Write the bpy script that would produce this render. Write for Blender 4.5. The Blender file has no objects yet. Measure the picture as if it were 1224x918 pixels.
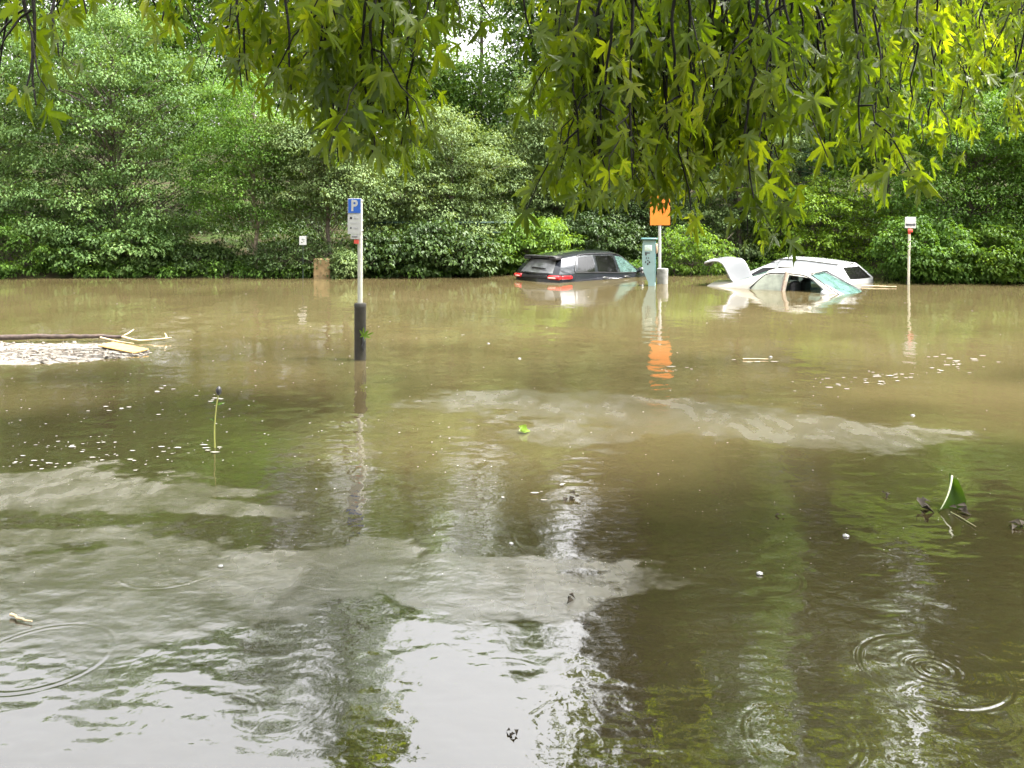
import bpy, math, random
import numpy as np
rng = np.random.default_rng(7)
random.seed(7)
R = math.radians
sc = bpy.context.scene
COL = sc.collection
H, YH, F, CX = 2.0, 253.0, 1000.0, 612.0          # eye height, horizon row, focal length in photo pixels

def DW(py):            # distance of a point of the water surface
    return F * H / (py - YH)
def PX(px, D): return (px - CX) * D / F
def PZ(py, D): return H - (py - YH) * D / F

# ------------------------------------------------------------------ mesh helpers
class Acc:
    def __init__(s): s.V = []; s.F = []; s.n = 0; s.M = []
    def add(s, V, *Fs, m=0):
        V = np.asarray(V, float).reshape(-1, 3)
        for f in Fs:
            f = np.asarray(f, np.int64)
            if f.size:
                s.F.append(f + s.n); s.M.append(np.full(len(f), m))
        s.V.append(V); s.n += len(V)
    def poly(s, V, m=0): s.add(V, np.arange(len(V))[None, :], m=m)
    def box(s, c, d, rz=0, m=0, bev=0.0):
        c = np.array(c, float); d = np.array(d, float) / 2
        b = min(bev, d.min() * .9)
        if b <= 0:
            P = np.array([[x, y, z] for z in (-1, 1) for y in (-1, 1) for x in (-1, 1)]) * d
            Q = np.array([[0, 2, 3, 1], [4, 5, 7, 6], [0, 1, 5, 4], [2, 6, 7, 3], [0, 4, 6, 2], [1, 3, 7, 5]])
        else:
            o = []
            for z, k in ((-d[2], b), (-d[2] + b, 0), (d[2] - b, 0), (d[2], b)):
                ex, ey = d[0] - k, d[1] - k
                o.append([(-ex + b, -ey, z), (ex - b, -ey, z), (ex, -ey + b, z), (ex, ey - b, z), (ex - b, ey, z), (-ex + b, ey, z), (-ex, ey - b, z), (-ex, -ey + b, z)])
            P = np.array(o).reshape(-1, 3)
            Q = np.array([[r * 8 + i, r * 8 + (i + 1) % 8, r * 8 + 8 + (i + 1) % 8, r * 8 + 8 + i] for r in range(3) for i in range(8)])
        ca, sa = math.cos(rz), math.sin(rz)
        P = np.stack([P[:, 0] * ca - P[:, 1] * sa, P[:, 0] * sa + P[:, 1] * ca, P[:, 2]], 1) + c
        s.add(P, Q, m=m)
        if b > 0:
            s.poly(P[:8][::-1], m); s.poly(P[24:], m)
    def tube(s, pts, rad, n=6, m=0, cap=True):
        pts = np.asarray(pts, float); k = len(pts)
        rad = np.broadcast_to(np.asarray(rad, float), (k,))
        t = np.gradient(pts, axis=0); t /= np.linalg.norm(t, axis=1)[:, None] + 1e-9
        ref = np.array([0., 0, 1]) if abs(t[:, 2]).mean() < .85 else np.array([1., 0, 0])
        u = np.cross(t, ref); u /= np.linalg.norm(u, axis=1)[:, None] + 1e-9
        v = np.cross(t, u)
        a = np.arange(n) * 2 * math.pi / n
        P = pts[:, None] + rad[:, None, None] * (np.cos(a)[None, :, None] * u[:, None] + np.sin(a)[None, :, None] * v[:, None])
        i, j = np.meshgrid(np.arange(k - 1), np.arange(n), indexing='ij'); j2 = (j + 1) % n
        Q = np.stack([i * n + j, i * n + j2, (i + 1) * n + j2, (i + 1) * n + j], -1).reshape(-1, 4)
        s.add(P.reshape(-1, 3), Q, m=m)
        if cap: s.poly(P[0][::-1], m); s.poly(P[-1], m)
    def lathe(s, prof, c, n=16, m=0):
        s.tube([(c[0], c[1], c[2] + z) for r, z in prof], [r for r, z in prof], n, m)
    def build(s, name, mats, parent=None, smooth=True, loc=None):
        me = bpy.data.meshes.new(name)
        V = np.concatenate(s.V)
        loops = np.concatenate([f.ravel() for f in s.F]); tot = np.concatenate([np.full(len(f), f.shape[1]) for f in s.F])
        me.vertices.add(len(V)); me.vertices.foreach_set('co', V.ravel())
        me.loops.add(len(loops)); me.loops.foreach_set('vertex_index', loops.astype(np.int32))
        me.polygons.add(len(tot)); st = np.concatenate([[0], np.cumsum(tot)[:-1]])
        me.polygons.foreach_set('loop_start', st.astype(np.int32)); me.polygons.foreach_set('loop_total', tot.astype(np.int32))
        mats = mats if isinstance(mats, (list, tuple)) else [mats]
        for m in mats: me.materials.append(m)
        if len(mats) > 1: me.polygons.foreach_set('material_index', np.concatenate(s.M).astype(np.int32))
        me.update(calc_edges=True); me.validate()
        if smooth is True: me.polygons.foreach_set('use_smooth', np.ones(len(tot), bool))
        elif smooth:
            me.polygons.foreach_set('use_smooth', np.ones(len(tot), bool)); me.set_sharp_from_angle(angle=R(smooth))
        o = bpy.data.objects.new(name, me); COL.objects.link(o)
        if parent: o.parent = parent
        if loc is not None: o.location = loc
        return o

def tag(o, label=None, cat=None, group=None, kind=None):
    if label: o['label'] = label
    if cat: o['category'] = cat
    if group: o['group'] = group
    if kind: o['kind'] = kind
    return o
def empty(name, loc=(0, 0, 0), rot=(0, 0, 0)):
    o = bpy.data.objects.new(name, None); o.empty_display_size = .2; COL.objects.link(o)
    o.location = loc; o.rotation_euler = rot
    return o
def thing(name, label, cat, loc=(0, 0, 0), rot=(0, 0, 0), group=None):
    return tag(empty(name, loc, rot), label, cat, group)

def lattice(ix, iy, seed):
    h = (ix.astype(np.int64) * 374761393 + iy.astype(np.int64) * 668265263 + seed * 974634533) & 0x7fffffff
    h = ((h ^ (h >> 13)) * 1274126177) & 0x7fffffff
    return ((h ^ (h >> 16)) & 0xffff) / 65535.0
def vnoise(x, y, seed=0):
    ix = np.floor(x); iy = np.floor(y); fx = x - ix; fy = y - iy
    fx = fx ** 3 * (fx * (fx * 6 - 15) + 10); fy = fy ** 3 * (fy * (fy * 6 - 15) + 10)
    a = lattice(ix, iy, seed); b = lattice(ix + 1, iy, seed); c = lattice(ix, iy + 1, seed); d = lattice(ix + 1, iy + 1, seed)
    return (a * (1 - fx) + b * fx) * (1 - fy) + (c * (1 - fx) + d * fx) * fy - .5
def fbm(x, y, seed=0, o=4):
    r = 0; a = 1.
    for k in range(o): r = r + a * vnoise(x * 2 ** k + 17.3 * k, y * 2 ** k - 9.1 * k, seed + k); a *= .5
    return r
def sstep(a, b, x):
    t = np.clip((x - a) / (b - a), 0, 1); return t * t * (3 - 2 * t)

# ------------------------------------------------------------------ materials
def new_mat(name):
    m = bpy.data.materials.new(name); m.use_nodes = True
    nt = m.node_tree; nt.nodes.clear()
    out = nt.nodes.new('ShaderNodeOutputMaterial')
    return m, nt, nt.nodes, nt.links, out
def ramp(nd, cols, pos=None):
    r = nd.new('ShaderNodeValToRGB'); e = r.color_ramp.elements
    pos = pos or [i / (len(cols) - 1) for i in range(len(cols))]
    while len(e) < len(cols): e.new(.5)
    for k, (p, c) in enumerate(zip(pos, cols)): e[k].position = p; e[k].color = (*c, 1)
    return r
def plain(name, col, rough=.5, metal=0., noise=.12, nscale=8., bump=0., coat=0., spec=.5):
    m, nt, nd, lk, out = new_mat(name)
    b = nd.new('ShaderNodeBsdfPrincipled')
    b.inputs['Roughness'].default_value = rough; b.inputs['Metallic'].default_value = metal
    b.inputs['Coat Weight'].default_value = coat; b.inputs['Coat Roughness'].default_value = .05
    b.inputs['Specular IOR Level'].default_value = spec
    tc = nd.new('ShaderNodeTexCoord'); n = nd.new('ShaderNodeTexNoise')
    n.inputs['Scale'].default_value = nscale; n.inputs['Detail'].default_value = 6
    lk.new(tc.outputs['Object'], n.inputs['Vector'])
    c = np.array(col)
    r = ramp(nd, [tuple(c * (1 - noise * 1.6)), tuple(c), tuple(np.minimum(c * (1 + noise * 1.3), 1))], [.25, .5, .78])
    lk.new(n.outputs['Fac'], r.inputs['Fac']); lk.new(r.outputs['Color'], b.inputs['Base Color'])
    if bump:
        bp = nd.new('ShaderNodeBump'); bp.inputs['Strength'].default_value = bump; bp.inputs['Distance'].default_value = .02
        lk.new(n.outputs['Fac'], bp.inputs['Height']); lk.new(bp.outputs['Normal'], b.inputs['Normal'])
    lk.new(b.outputs['BSDF'], out.inputs['Surface'])
    return m
def leaf_mat(name, cols, trans=.35, rough=.5, tcol=None, nscale=.7, spec=.14):
    """leaf blades: every blade its own tone, whole sprays a little yellower or bluer, light passing through"""
    m, nt, nd, lk, out = new_mat(name)
    g = nd.new('ShaderNodeNewGeometry'); tc = nd.new('ShaderNodeTexCoord')
    n = nd.new('ShaderNodeTexNoise'); n.inputs['Scale'].default_value = nscale; n.inputs['Detail'].default_value = 2
    lk.new(tc.outputs['Object'], n.inputs['Vector'])
    mx = nd.new('ShaderNodeMix'); mx.data_type = 'FLOAT'; mx.inputs[0].default_value = .5
    mr = nd.new('ShaderNodeMapRange'); mr.inputs[1].default_value = .3; mr.inputs[2].default_value = .7
    lk.new(n.outputs['Fac'], mr.inputs[0]); lk.new(g.outputs['Random Per Island'], mx.inputs[2]); lk.new(mr.outputs[0], mx.inputs[3])
    r = ramp(nd, cols); lk.new(mx.outputs[0], r.inputs['Fac'])
    b = nd.new('ShaderNodeBsdfPrincipled'); b.inputs['Roughness'].default_value = rough; b.inputs['Specular IOR Level'].default_value = spec
    lk.new(r.outputs['Color'], b.inputs['Base Color'])
    t = nd.new('ShaderNodeBsdfTranslucent')
    tm = nd.new('ShaderNodeMix'); tm.data_type = 'RGBA'; tm.blend_type = 'MULTIPLY'; tm.inputs[0].default_value = 1
    tm.inputs[7].default_value = (*(tcol or (2.2, 2.0, .7)), 1)
    lk.new(r.outputs['Color'], tm.inputs[6]); lk.new(tm.outputs[2], t.inputs['Color'])
    s = nd.new('ShaderNodeMixShader'); s.inputs[0].default_value = trans
    lk.new(b.outputs['BSDF'], s.inputs[1]); lk.new(t.outputs['BSDF'], s.inputs[2]); lk.new(s.outputs['Shader'], out.inputs['Surface'])
    return m
def glass_mat(name, tint, fog=.3, fogcol=(.5, .6, .55), refl=.12):
    m, nt, nd, lk, out = new_mat(name)
    tr = nd.new('ShaderNodeBsdfTransparent'); tr.inputs[0].default_value = (*tint, 1)
    df = nd.new('ShaderNodeBsdfDiffuse'); df.inputs[0].default_value = (*fogcol, 1)
    gl = nd.new('ShaderNodeBsdfGlossy'); gl.inputs['Roughness'].default_value = .04
    tc = nd.new('ShaderNodeTexCoord'); n = nd.new('ShaderNodeTexNoise'); n.inputs['Scale'].default_value = 5; n.inputs['Detail'].default_value = 5
    lk.new(tc.outputs['Object'], n.inputs['Vector'])
    mr = nd.new('ShaderNodeMapRange'); mr.inputs[1].default_value = .3; mr.inputs[2].default_value = .7
    mr.inputs[3].default_value = fog * .6; mr.inputs[4].default_value = min(1, fog * 1.3); lk.new(n.outputs['Fac'], mr.inputs[0])
    a = nd.new('ShaderNodeMixShader'); lk.new(mr.outputs[0], a.inputs[0]); lk.new(tr.outputs[0], a.inputs[1]); lk.new(df.outputs[0], a.inputs[2])
    fr = nd.new('ShaderNodeFresnel'); fr.inputs['IOR'].default_value = 1.3 + 2 * refl
    b = nd.new('ShaderNodeMixShader'); lk.new(fr.outputs['Fac'], b.inputs[0]); lk.new(a.outputs[0], b.inputs[1]); lk.new(gl.outputs[0], b.inputs[2])
    lk.new(b.outputs[0], out.inputs['Surface'])
    return m

BARK = plain('bark', (.075, .06, .045), .9, noise=.5, nscale=14, bump=.6)
BARKP = plain('pale_bark', (.17, .14, .10), .9, noise=.45, nscale=10, bump=.5)
TWIG = plain('wet_twig', (.010, .008, .007), .7, noise=.4, nscale=20, bump=.3, spec=.2)
L_GREY = leaf_mat('maple_leaf_grey', [(.030, .064, .017), (.064, .118, .031), (.130, .196, .066)], .24, .5)
L_SILV = leaf_mat('sycamore_leaf', [(.042, .072, .023), (.088, .132, .044), (.165, .212, .086)], .24, .5)
L_MID = leaf_mat('mid_leaf', [(.028, .066, .010), (.060, .124, .018), (.118, .204, .034)], .32, .5)
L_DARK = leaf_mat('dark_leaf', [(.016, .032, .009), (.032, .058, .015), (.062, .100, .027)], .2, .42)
L_BRIGHT = leaf_mat('bright_leaf', [(.042, .090, .012), (.078, .142, .021), (.135, .21, .038)], .4, .42)
L_YELL = leaf_mat('yellow_green_leaf', [(.062, .125, .012), (.115, .195, .020), (.19, .285, .036)], .4, .42)
L_BACK = leaf_mat('wood_leaf', [(.040, .080, .019), (.076, .134, .033), (.125, .195, .053)], .36, .5)
L_CON = leaf_mat('spruce_needle', [(.022, .060, .036), (.040, .090, .055), (.065, .13, .08)], .1, .5)
L_MAPLE = leaf_mat('silver_maple_leaf', [(.026, .050, .005), (.064, .106, .008), (.115, .164, .012), (.22, .25, .018)], .60, .36, (2.7, 2.5, .5), 1.6, spec=.5)
L_FLOAT = leaf_mat('floating_leaf_green', [(.025, .055, .008), (.035, .07, .01), (.045, .085, .012)], .3, .3)

# ------------------------------------------------------------------ foliage builders
def unit(v): return v / (np.linalg.norm(v, axis=-1, keepdims=True) + 1e-9)
def leaves(acc, P, N, Dv, size, width=.62, fold=.18, m=0):
    """one folded, pointed blade (six points) per row"""
    n = len(P)
    Dv = unit(Dv - N * (Dv * N).sum(1, keepdims=True)); S = np.cross(N, Dv)
    sz = size[:, None]; w = sz * width * .5
    up = N * sz * fold
    a = P; d = P + Dv * sz - N * sz * .18
    l1 = P + Dv * sz * .34 + S * w + up; l2 = P + Dv * sz * .34 - S * w + up
    mid = P + Dv * sz * .4
    V = np.stack([a, l1, d, l2, mid], 1).reshape(-1, 3)
    b = np.arange(n)[:, None] * 5
    T = np.concatenate([b + np.array([[0, 4, 1]]), b + np.array([[1, 4, 2]]), b + np.array([[0, 3, 4]]), b + np.array([[3, 2, 4]])])
    acc.add(V, T, m=m)
def clump(acc, r, c, rad, n, lsize, flat=.62, droop=.45, up=.8):
    d = unit(r.normal(size=(n, 3)) + np.array([0, 0, .45]))
    d[:, 2] = np.where(d[:, 2] < -.15, -d[:, 2] * .6, d[:, 2])
    q = (.55 + .45 * r.random(n) ** .5)[:, None]
    P = c + d * q * rad * np.array([1, 1, flat]) * (1 + .25 * r.normal(size=(n, 1)))
    out = d * np.array([1, 1, .2]) + r.normal(size=(n, 3)) * .45
    N = unit(d * .9 + np.array([0, 0, up * .7]) + r.normal(size=(n, 3)) * .30)
    D = out + np.array([0, 0, -droop])
    leaves(acc, P, N, D, lsize * (.6 + .75 * r.random(n)))
def crown_points(r, n, ell, shell=.5):
    """clump centres through the volume of several ellipsoids, spaced apart, more of them near the surface"""
    pts = []; tries = 0
    vol = np.array([e[3] * e[4] * e[5] for e in ell]); pr = vol / vol.sum()
    gap = (vol.sum() * 4.19 / n) ** (1 / 3) * .82
    while len(pts) < n and tries < n * 40:
        tries += 1
        e = ell[r.choice(len(ell), p=pr)]
        d = unit(r.normal(size=3)); q = r.random() ** (1 / 3 * (1 - shell) + .08)
        p = np.array(e[:3]) + d * q * np.array(e[3:])
        if all(((p - k) ** 2).sum() > gap * gap for k in pts[-400:]): pts.append(p)
    return np.array(pts)
def tree(name, label, cat, base, ell, mat, nclump, crad, nleaf, lsize, trunk_r=.13, bark=BARK, flat=.8, droop=.5, group=None, seed=0, lean=(0, 0), zmin=-.32, stems=1, crownname='crown', trunkname='trunk', up=.8):
    """trunk(s) and limbs to every spray, leaf blades in the sprays; ell = ellipsoids of the crown relative to the base"""
    r = np.random.default_rng(seed + 1000)
    root = thing(name, label, cat, base, group=group)
    pts = crown_points(r, nclump, ell)
    top = max(e[2] + e[5] for e in ell)
    w = Acc()
    trunks = []
    for s in range(stems):
        tx = (s - (stems - 1) / 2) * .5
        k = 9; zz = np.linspace(-.6, top * .86, k); t = zz / top
        cx = sum(e[0] for e in ell) / len(ell); cy = sum(e[1] for e in ell) / len(ell)
        path = np.stack([tx + (cx + lean[0] + tx * 1.5) * np.clip(t, 0, 1) ** 1.3 + r.normal(size=k) * .05 * top * .2, cy * np.clip(t, 0, 1) + r.normal(size=k) * .03 * top * .2, zz], 1)
        rad = trunk_r * (1 - .86 * np.clip(t, 0, 1)); rad[0] *= 1.5
        w.tube(path, rad, 8); trunks.append(path)
    lv = Acc()
    for p in pts:
        path = trunks[r.integers(len(trunks))]
        za = max(.25, p[2] - (.35 + .5 * r.random()) * math.hypot(p[0], p[1]) - .2); za = min(za, path[-1][2])
        a = np.array([np.interp(za, path[:, 2], path[:, i]) for i in range(3)])
        q = np.linspace(0, 1, 6)[:, None]; L = np.linalg.norm(p - a)
        cv = a * (1 - q) + p * q + np.array([0, 0, .16 * L]) * np.sin(q * math.pi) + r.normal(size=(6, 3)) * .03 * L * np.sin(q * math.pi)
        w.tube(cv, np.linspace(max(.010, trunk_r * .17 * min(1, L / 3)), .005, 6), 5, cap=False)
        rr = crad * (.65 + .7 * r.random())
        if p[2] - rr * .4 < zmin: p = p + np.array([0, 0, max(0, zmin - p[2] + rr * .4)])
        clump(lv, r, p, rr, int(nleaf * (rr / crad) ** 1.6), lsize, flat, droop, up)
        for _ in range(2):                          # loose side sprays that break the outline
            o = unit(r.normal(size=3) * np.array([1, 1, .6])) * rr * 1.05
            if p[2] + o[2] > zmin: clump(lv, r, p + o, rr * .42, int(nleaf * .14), lsize, flat, droop, up)
    w.build(trunkname, bark, root); lv.build(crownname, mat, root)
    return root
def copy_tree(o, parent=None):
    c = o.copy(); COL.objects.link(c)
    if parent: c.parent = parent
    for ch in list(o.children): copy_tree(ch, c)
    return c

def E(px, D, top, bot, hw, depth=None):
    """ellipsoid relative to a base at (px, D): rows top..bot, half width in photo pixels"""
    zt, zb = PZ(top, D), PZ(bot, D)
    return (0, 0, (zt + zb) / 2, hw * D / F, depth or hw * D / F * .8, (zt - zb) / 2)
def Eoff(px0, px, D, top, bot, hw, dy=0, depth=None):
    e = E(px, D, top, bot, hw, depth); return (PX(px, D) - PX(px0, D), dy) + e[2:]

# ------------------------------------------------------------------ camera, world, light
cam = bpy.data.cameras.new('camera'); co = bpy.data.objects.new('camera', cam); COL.objects.link(co)
cam.sensor_width = 36; cam.lens = 36 * F / 1224; cam.shift_y = -(459 - YH) / 1224
cam.clip_end = 2000; cam.clip_start = .05
co.location = (0, 0, H); co.rotation_euler = (R(90), 0, 0); sc.camera = co

SUN_EL, SUN_AZ = 62, 96                    # azimuth clockwise from +Y (the view direction)
w = bpy.data.worlds.new('World'); sc.world = w; w.use_nodes = True
nt = w.node_tree; bg = nt.nodes['Background']
sky = nt.nodes.new('ShaderNodeTexSky'); sky.sky_type = 'NISHITA'; sky.sun_disc = False
sky.sun_elevation = R(SUN_EL); sky.sun_rotation = R(SUN_AZ); sky.dust_density = 6; sky.air_density = 1.2; sky.ozone_density = 1
hs = nt.nodes.new('ShaderNodeHueSaturation'); hs.inputs['Saturation'].default_value = .05; hs.inputs['Value'].default_value = 1.0
nt.links.new(sky.outputs['Color'], hs.inputs['Color']); nt.links.new(hs.outputs['Color'], bg.inputs['Color'])
bg.inputs['Strength'].default_value = .15
sl = bpy.data.lights.new('sun', 'SUN'); sl.energy = 3.0; sl.angle = R(10); sl.color = (1, .95, .86)
so = bpy.data.objects.new('sun', sl); COL.objects.link(so)
so.rotation_euler = (R(90 - SUN_EL), 0, R(180 - SUN_AZ)); so.location = (0, 0, 40)
vs = sc.view_settings; vs.view_transform = 'Standard'; vs.look = 'None'; vs.exposure = 2.62; vs.gamma = 1; vs.use_curve_mapping = False
cy = sc.cycles; cy.max_bounces = 8; cy.diffuse_bounces = 2; cy.glossy_bounces = 4; cy.transmission_bounces = 4; cy.transparent_max_bounces = 12
cy.use_denoising = True; cy.use_adaptive_sampling = True; cy.adaptive_threshold = .015
cy.caustics_reflective = False; cy.caustics_refractive = False
try: cy.denoiser = 'OPENIMAGEDENOISE'
except Exception: pass
sc.render.use_persistent_data = False

# ------------------------------------------------------------------ ground and water
def shore(x):          # distance of the far waterline
    return 25.5 + 1.6 * sstep(-3, -.5, x) - 3.6 * sstep(10.2, 12.2, x) + .35 * vnoise(x * .7, x * 0, 3) + .2 * vnoise(x * 2.1, x * 0, 4)
gx = np.concatenate([np.linspace(-400, -45, 24), np.linspace(-42, 42, 141), np.linspace(45, 400, 24)])
gy = np.concatenate([np.linspace(-300, -22, 18), np.linspace(-20, 20, 50), np.linspace(20.4, 34, 69), np.linspace(35, 80, 40), np.linspace(90, 700, 24)])
XX, YY = np.meshgrid(gx, gy)
sh = shore(XX)
Z = np.where(YY > sh, .0 + .28 * (1 - np.exp(-(YY - sh) * 1.5)) + .16 * np.maximum(YY - sh - 1, 0) ** 1.08, np.maximum(-1.1, (YY - sh) * .5))
Z = np.where(YY > 60, np.minimum(Z, 5 + (YY - 60) * .03), Z)
Z = np.where(YY < 2.4, np.maximum(Z, .62 * sstep(2.4, -1.2, YY) * 1.0 - .25 * sstep(0, 2.4, YY)), Z)
Z = Z + np.where((YY > sh) | (YY < 2), .09 * fbm(XX * .8, YY * .8, 11), 0)
a = Acc(); ny, nx = XX.shape
i, j = np.meshgrid(np.arange(ny - 1), np.arange(nx - 1), indexing='ij')
a.add(np.stack([XX, YY, Z], -1), np.stack([i * nx + j, i * nx + j + 1, (i + 1) * nx + j + 1, (i + 1) * nx + j], -1).reshape(-1, 4))
m, nt, nd, lk, out = new_mat('woodland_soil')
b = nd.new('ShaderNodeBsdfPrincipled'); b.inputs['Roughness'].default_value = .95; b.inputs['Specular IOR Level'].default_value = .05
tc = nd.new('ShaderNodeTexCoord'); n1 = nd.new('ShaderNodeTexNoise'); n1.inputs['Scale'].default_value = 1.3; n1.inputs['Detail'].default_value = 9; n1.inputs['Roughness'].default_value = .7
lk.new(tc.outputs['Object'], n1.inputs['Vector'])
r_ = ramp(nd, [(.018, .016, .010), (.04, .034, .02), (.03, .045, .014), (.05, .075, .02)], [.3, .45, .55, .7]); lk.new(n1.outputs['Fac'], r_.inputs['Fac'])
bp = nd.new('ShaderNodeBump'); bp.inputs['Distance'].default_value = .08; lk.new(n1.outputs['Fac'], bp.inputs['Height'])
lk.new(r_.outputs['Color'], b.inputs['Base Color']); lk.new(bp.outputs['Normal'], b.inputs['Normal']); lk.new(b.outputs[0], out.inputs[0])
tag(a.build('ground', m), kind='structure')

# --- water: one sheet, finer where one looks closely; rain rings and slow swell are real heights
NR, NC = 800, 820
g = np.linspace(0, 1, NR)
ys = 1 / (1 / 2.2 * (1 - g) + 1 / 27.9 * g)
ys = np.concatenate([[-1.5, .5, 1.5], ys])
t = np.linspace(-1, 1, NC); tt = t * .70
xo = np.array([-40, -12, -4, -1.8, -1.1])
YY = np.repeat(ys[:, None], NC + 10, 1)
core = tt[None, :] * np.maximum(ys, 2.2)[:, None] + np.sign(tt)[None, :] * .5 * np.abs(t)[None, :] ** 2
edge = core[:, -1:]
XX = np.concatenate([-(edge + np.array([60, 25, 10, 4, 1.2])[None, :]), core, edge + np.array([1.2, 4, 10, 25, 60])[None, :]], 1)
swell = .0036 * fbm(XX * 1.2, YY * .8, 21, 3) + .0017 * fbm(XX * 3.2 + YY * .6, YY * 3.4, 31, 2) + .0010 * fbm(XX * 6.5, YY * 11, 41, 2)
swell += .00055 * fbm(XX * 9 + YY * 2, YY * 17, 45, 2) * (1 - sstep(5, 9, YY)) * 1.6
swell *= (.85 + .65 * sstep(3.5, 14, YY)) * (.55 + 1.1 * np.clip(.5 + fbm(XX * .35, YY * .25, 51, 2), 0, 1))
Zw = swell.copy()
RINGS = [(50, 785, 90, 4), (620, 530, 70, 1), (140, 632, 46, 4.5), (438, 636, 46, 4.5), (205, 676, 70, 3), (72, 670, 22, 3), (70, 533, 26, 4), (330, 702, 16, 1), (1115, 800, 95, 5),
         (560, 700, 60, 1), (420, 670, 90, 1.5), (300, 660, 110, 1), (905, 690, 60, 2), (690, 640, 90, 1.2), (800, 575, 90, 1.2), (640, 560, 60, 1), (1010, 640, 30, 1.5), (1180, 600, 60, 1), (860, 805, 70, .5),
         (260, 860, 60, .6), (520, 590, 90, .8), (1040, 560, 120, .8), (960, 880, 80, .5), (600, 820, 70, .5), (385, 555, 50, .8), (150, 760, 80, .6), (700, 880, 90, .5), (1090, 499, 22, 1), (980, 600, 70, .8),
         (1150, 850, 70, 1.0), (330, 840, 70, .5), (690, 598, 40, 1)]
for k in range(60): RINGS.append((rng.uniform(0, 1224), 440 + 478 * rng.random() ** .8, rng.uniform(14, 50), rng.uniform(.2, .7)))
for (px, py, rp, am) in RINGS:
    D = DW(py); cx = PX(px, D); rad = rp * D / F
    lo, hi = np.searchsorted(ys, D - rad * 1.5), np.searchsorted(ys, D + rad * 1.5)
    sx, sy = XX[lo:hi], YY[lo:hi]
    d = np.hypot(sx - cx, sy - D)
    lam = max(.022 + .05 * rad, 2.2 * D / F * 2)
    kk = rng.uniform(.35, .95); am *= .8; env = np.exp(-((d - rad * .86) / (lam * kk)) ** 2) * (.6 + 1.3 * vnoise(sx * 4 + px, sy * 4, 5)) + rng.choice([.0, .12, .35]) * np.exp(-(d / (rad * .4)) ** 2)
    Zw[lo:hi] += .00042 * am * (lam / .03) ** .7 * env * np.sin(2 * math.pi * d / lam)
# scum and rain-roughened film: patches with ragged edges, drawn out along the drift
def blob(px, py, rx, ry, rot=0):
    D0, D1, D2 = DW(py), DW(py - ry), DW(py + ry)
    cx = PX(px, D0); ax = rx * D0 / F; dy = YY - D0
    ay = np.where(dy > 0, D1 - D0, D0 - D2); u = (XX - cx) / ax; v = dy / ay
    v = v - rot * u
    return 1 - np.hypot(u, v)
wob = .6 * fbm(XX * 1.0, YY * 1.2, 61, 5) + .6 * fbm(XX * 2.4, YY * 4.2, 71, 5) + .25 * fbm(XX * 11, YY * 14, 75, 3)
film = np.full(XX.shape, -9.)
for bl in [(30, 590, 250, 28, 0), (230, 603, 130, 10, -1.2), (150, 705, 330, 70, 0), (380, 690, 140, 45, 0), (590, 700, 180, 42, 0), (640, 478, 150, 14, 0), (800, 500, 200, 30, -.3), (960, 515, 150, 24, -.3), (700, 520, 100, 16, 0), (60, 640, 120, 10, 0)]:
    film = np.maximum(film, blob(*bl))
film = sstep(-.03, .13, film + wob * .8)
film *= (.6 + .4 * sstep(-.3, .2, fbm(XX * 2.2, YY * 1.3, 81, 5))) * (.7 + .3 * sstep(-.3, .25, fbm(XX * 9, YY * 5, 91, 3)))
a = Acc(); ny, nx = XX.shape
i, j = np.meshgrid(np.arange(ny - 1), np.arange(nx - 1), indexing='ij')
a.add(np.stack([XX, YY, Zw], -1), np.stack([i * nx + j, i * nx + j + 1, (i + 1) * nx + j + 1, (i + 1) * nx + j], -1).reshape(-1, 4))
m, nt, nd, lk, out = new_mat('flood_water')
b = nd.new('ShaderNodeBsdfPrincipled'); b.inputs['IOR'].default_value = 2.1; b.inputs['Specular IOR Level'].default_value = .7
tc = nd.new('ShaderNodeTexCoord')
def noise(scale, vecscale, det=4, rough=.55):
    mp = nd.new('ShaderNodeMapping'); mp.inputs['Scale'].default_value = vecscale; lk.new(tc.outputs['Object'], mp.inputs['Vector'])
    n = nd.new('ShaderNodeTexNoise'); n.inputs['Scale'].default_value = scale; n.inputs['Detail'].default_value = det; n.inputs['Roughness'].default_value = rough
    lk.new(mp.outputs['Vector'], n.inputs['Vector']); return n
n1 = noise(.35, (.6, 1, 1), 6); r_ = ramp(nd, [(.038, .030, .0135), (.048, .038, .0175), (.058, .047, .0225)], [.3, .5, .7]); lk.new(n1.outputs['Fac'], r_.inputs['Fac'])
sa = nd.new('ShaderNodeAttribute'); sa.attribute_name = 'shade_fade'
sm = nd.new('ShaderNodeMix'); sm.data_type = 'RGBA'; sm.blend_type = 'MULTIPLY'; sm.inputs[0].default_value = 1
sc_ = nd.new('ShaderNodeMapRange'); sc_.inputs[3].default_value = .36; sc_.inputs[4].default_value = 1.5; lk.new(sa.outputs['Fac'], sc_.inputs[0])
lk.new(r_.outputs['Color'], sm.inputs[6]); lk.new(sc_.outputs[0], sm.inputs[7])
at = nd.new('ShaderNodeAttribute'); at.attribute_name = 'film'
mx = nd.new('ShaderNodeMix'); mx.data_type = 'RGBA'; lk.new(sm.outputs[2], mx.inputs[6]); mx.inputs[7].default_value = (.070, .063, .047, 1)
fm = nd.new('ShaderNodeMath'); fm.operation = 'MULTIPLY'; fm.inputs[1].default_value = .75; lk.new(at.outputs['Fac'], fm.inputs[0]); lk.new(fm.outputs[0], mx.inputs[0])
n4 = noise(26, (1, .8, 1), 5, .7)
gr = nd.new('ShaderNodeMapRange'); gr.inputs[1].default_value = .3; gr.inputs[2].default_value = .7; gr.inputs[3].default_value = .25; gr.inputs[4].default_value = 1.5; lk.new(n4.outputs['Fac'], gr.inputs[0])
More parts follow.
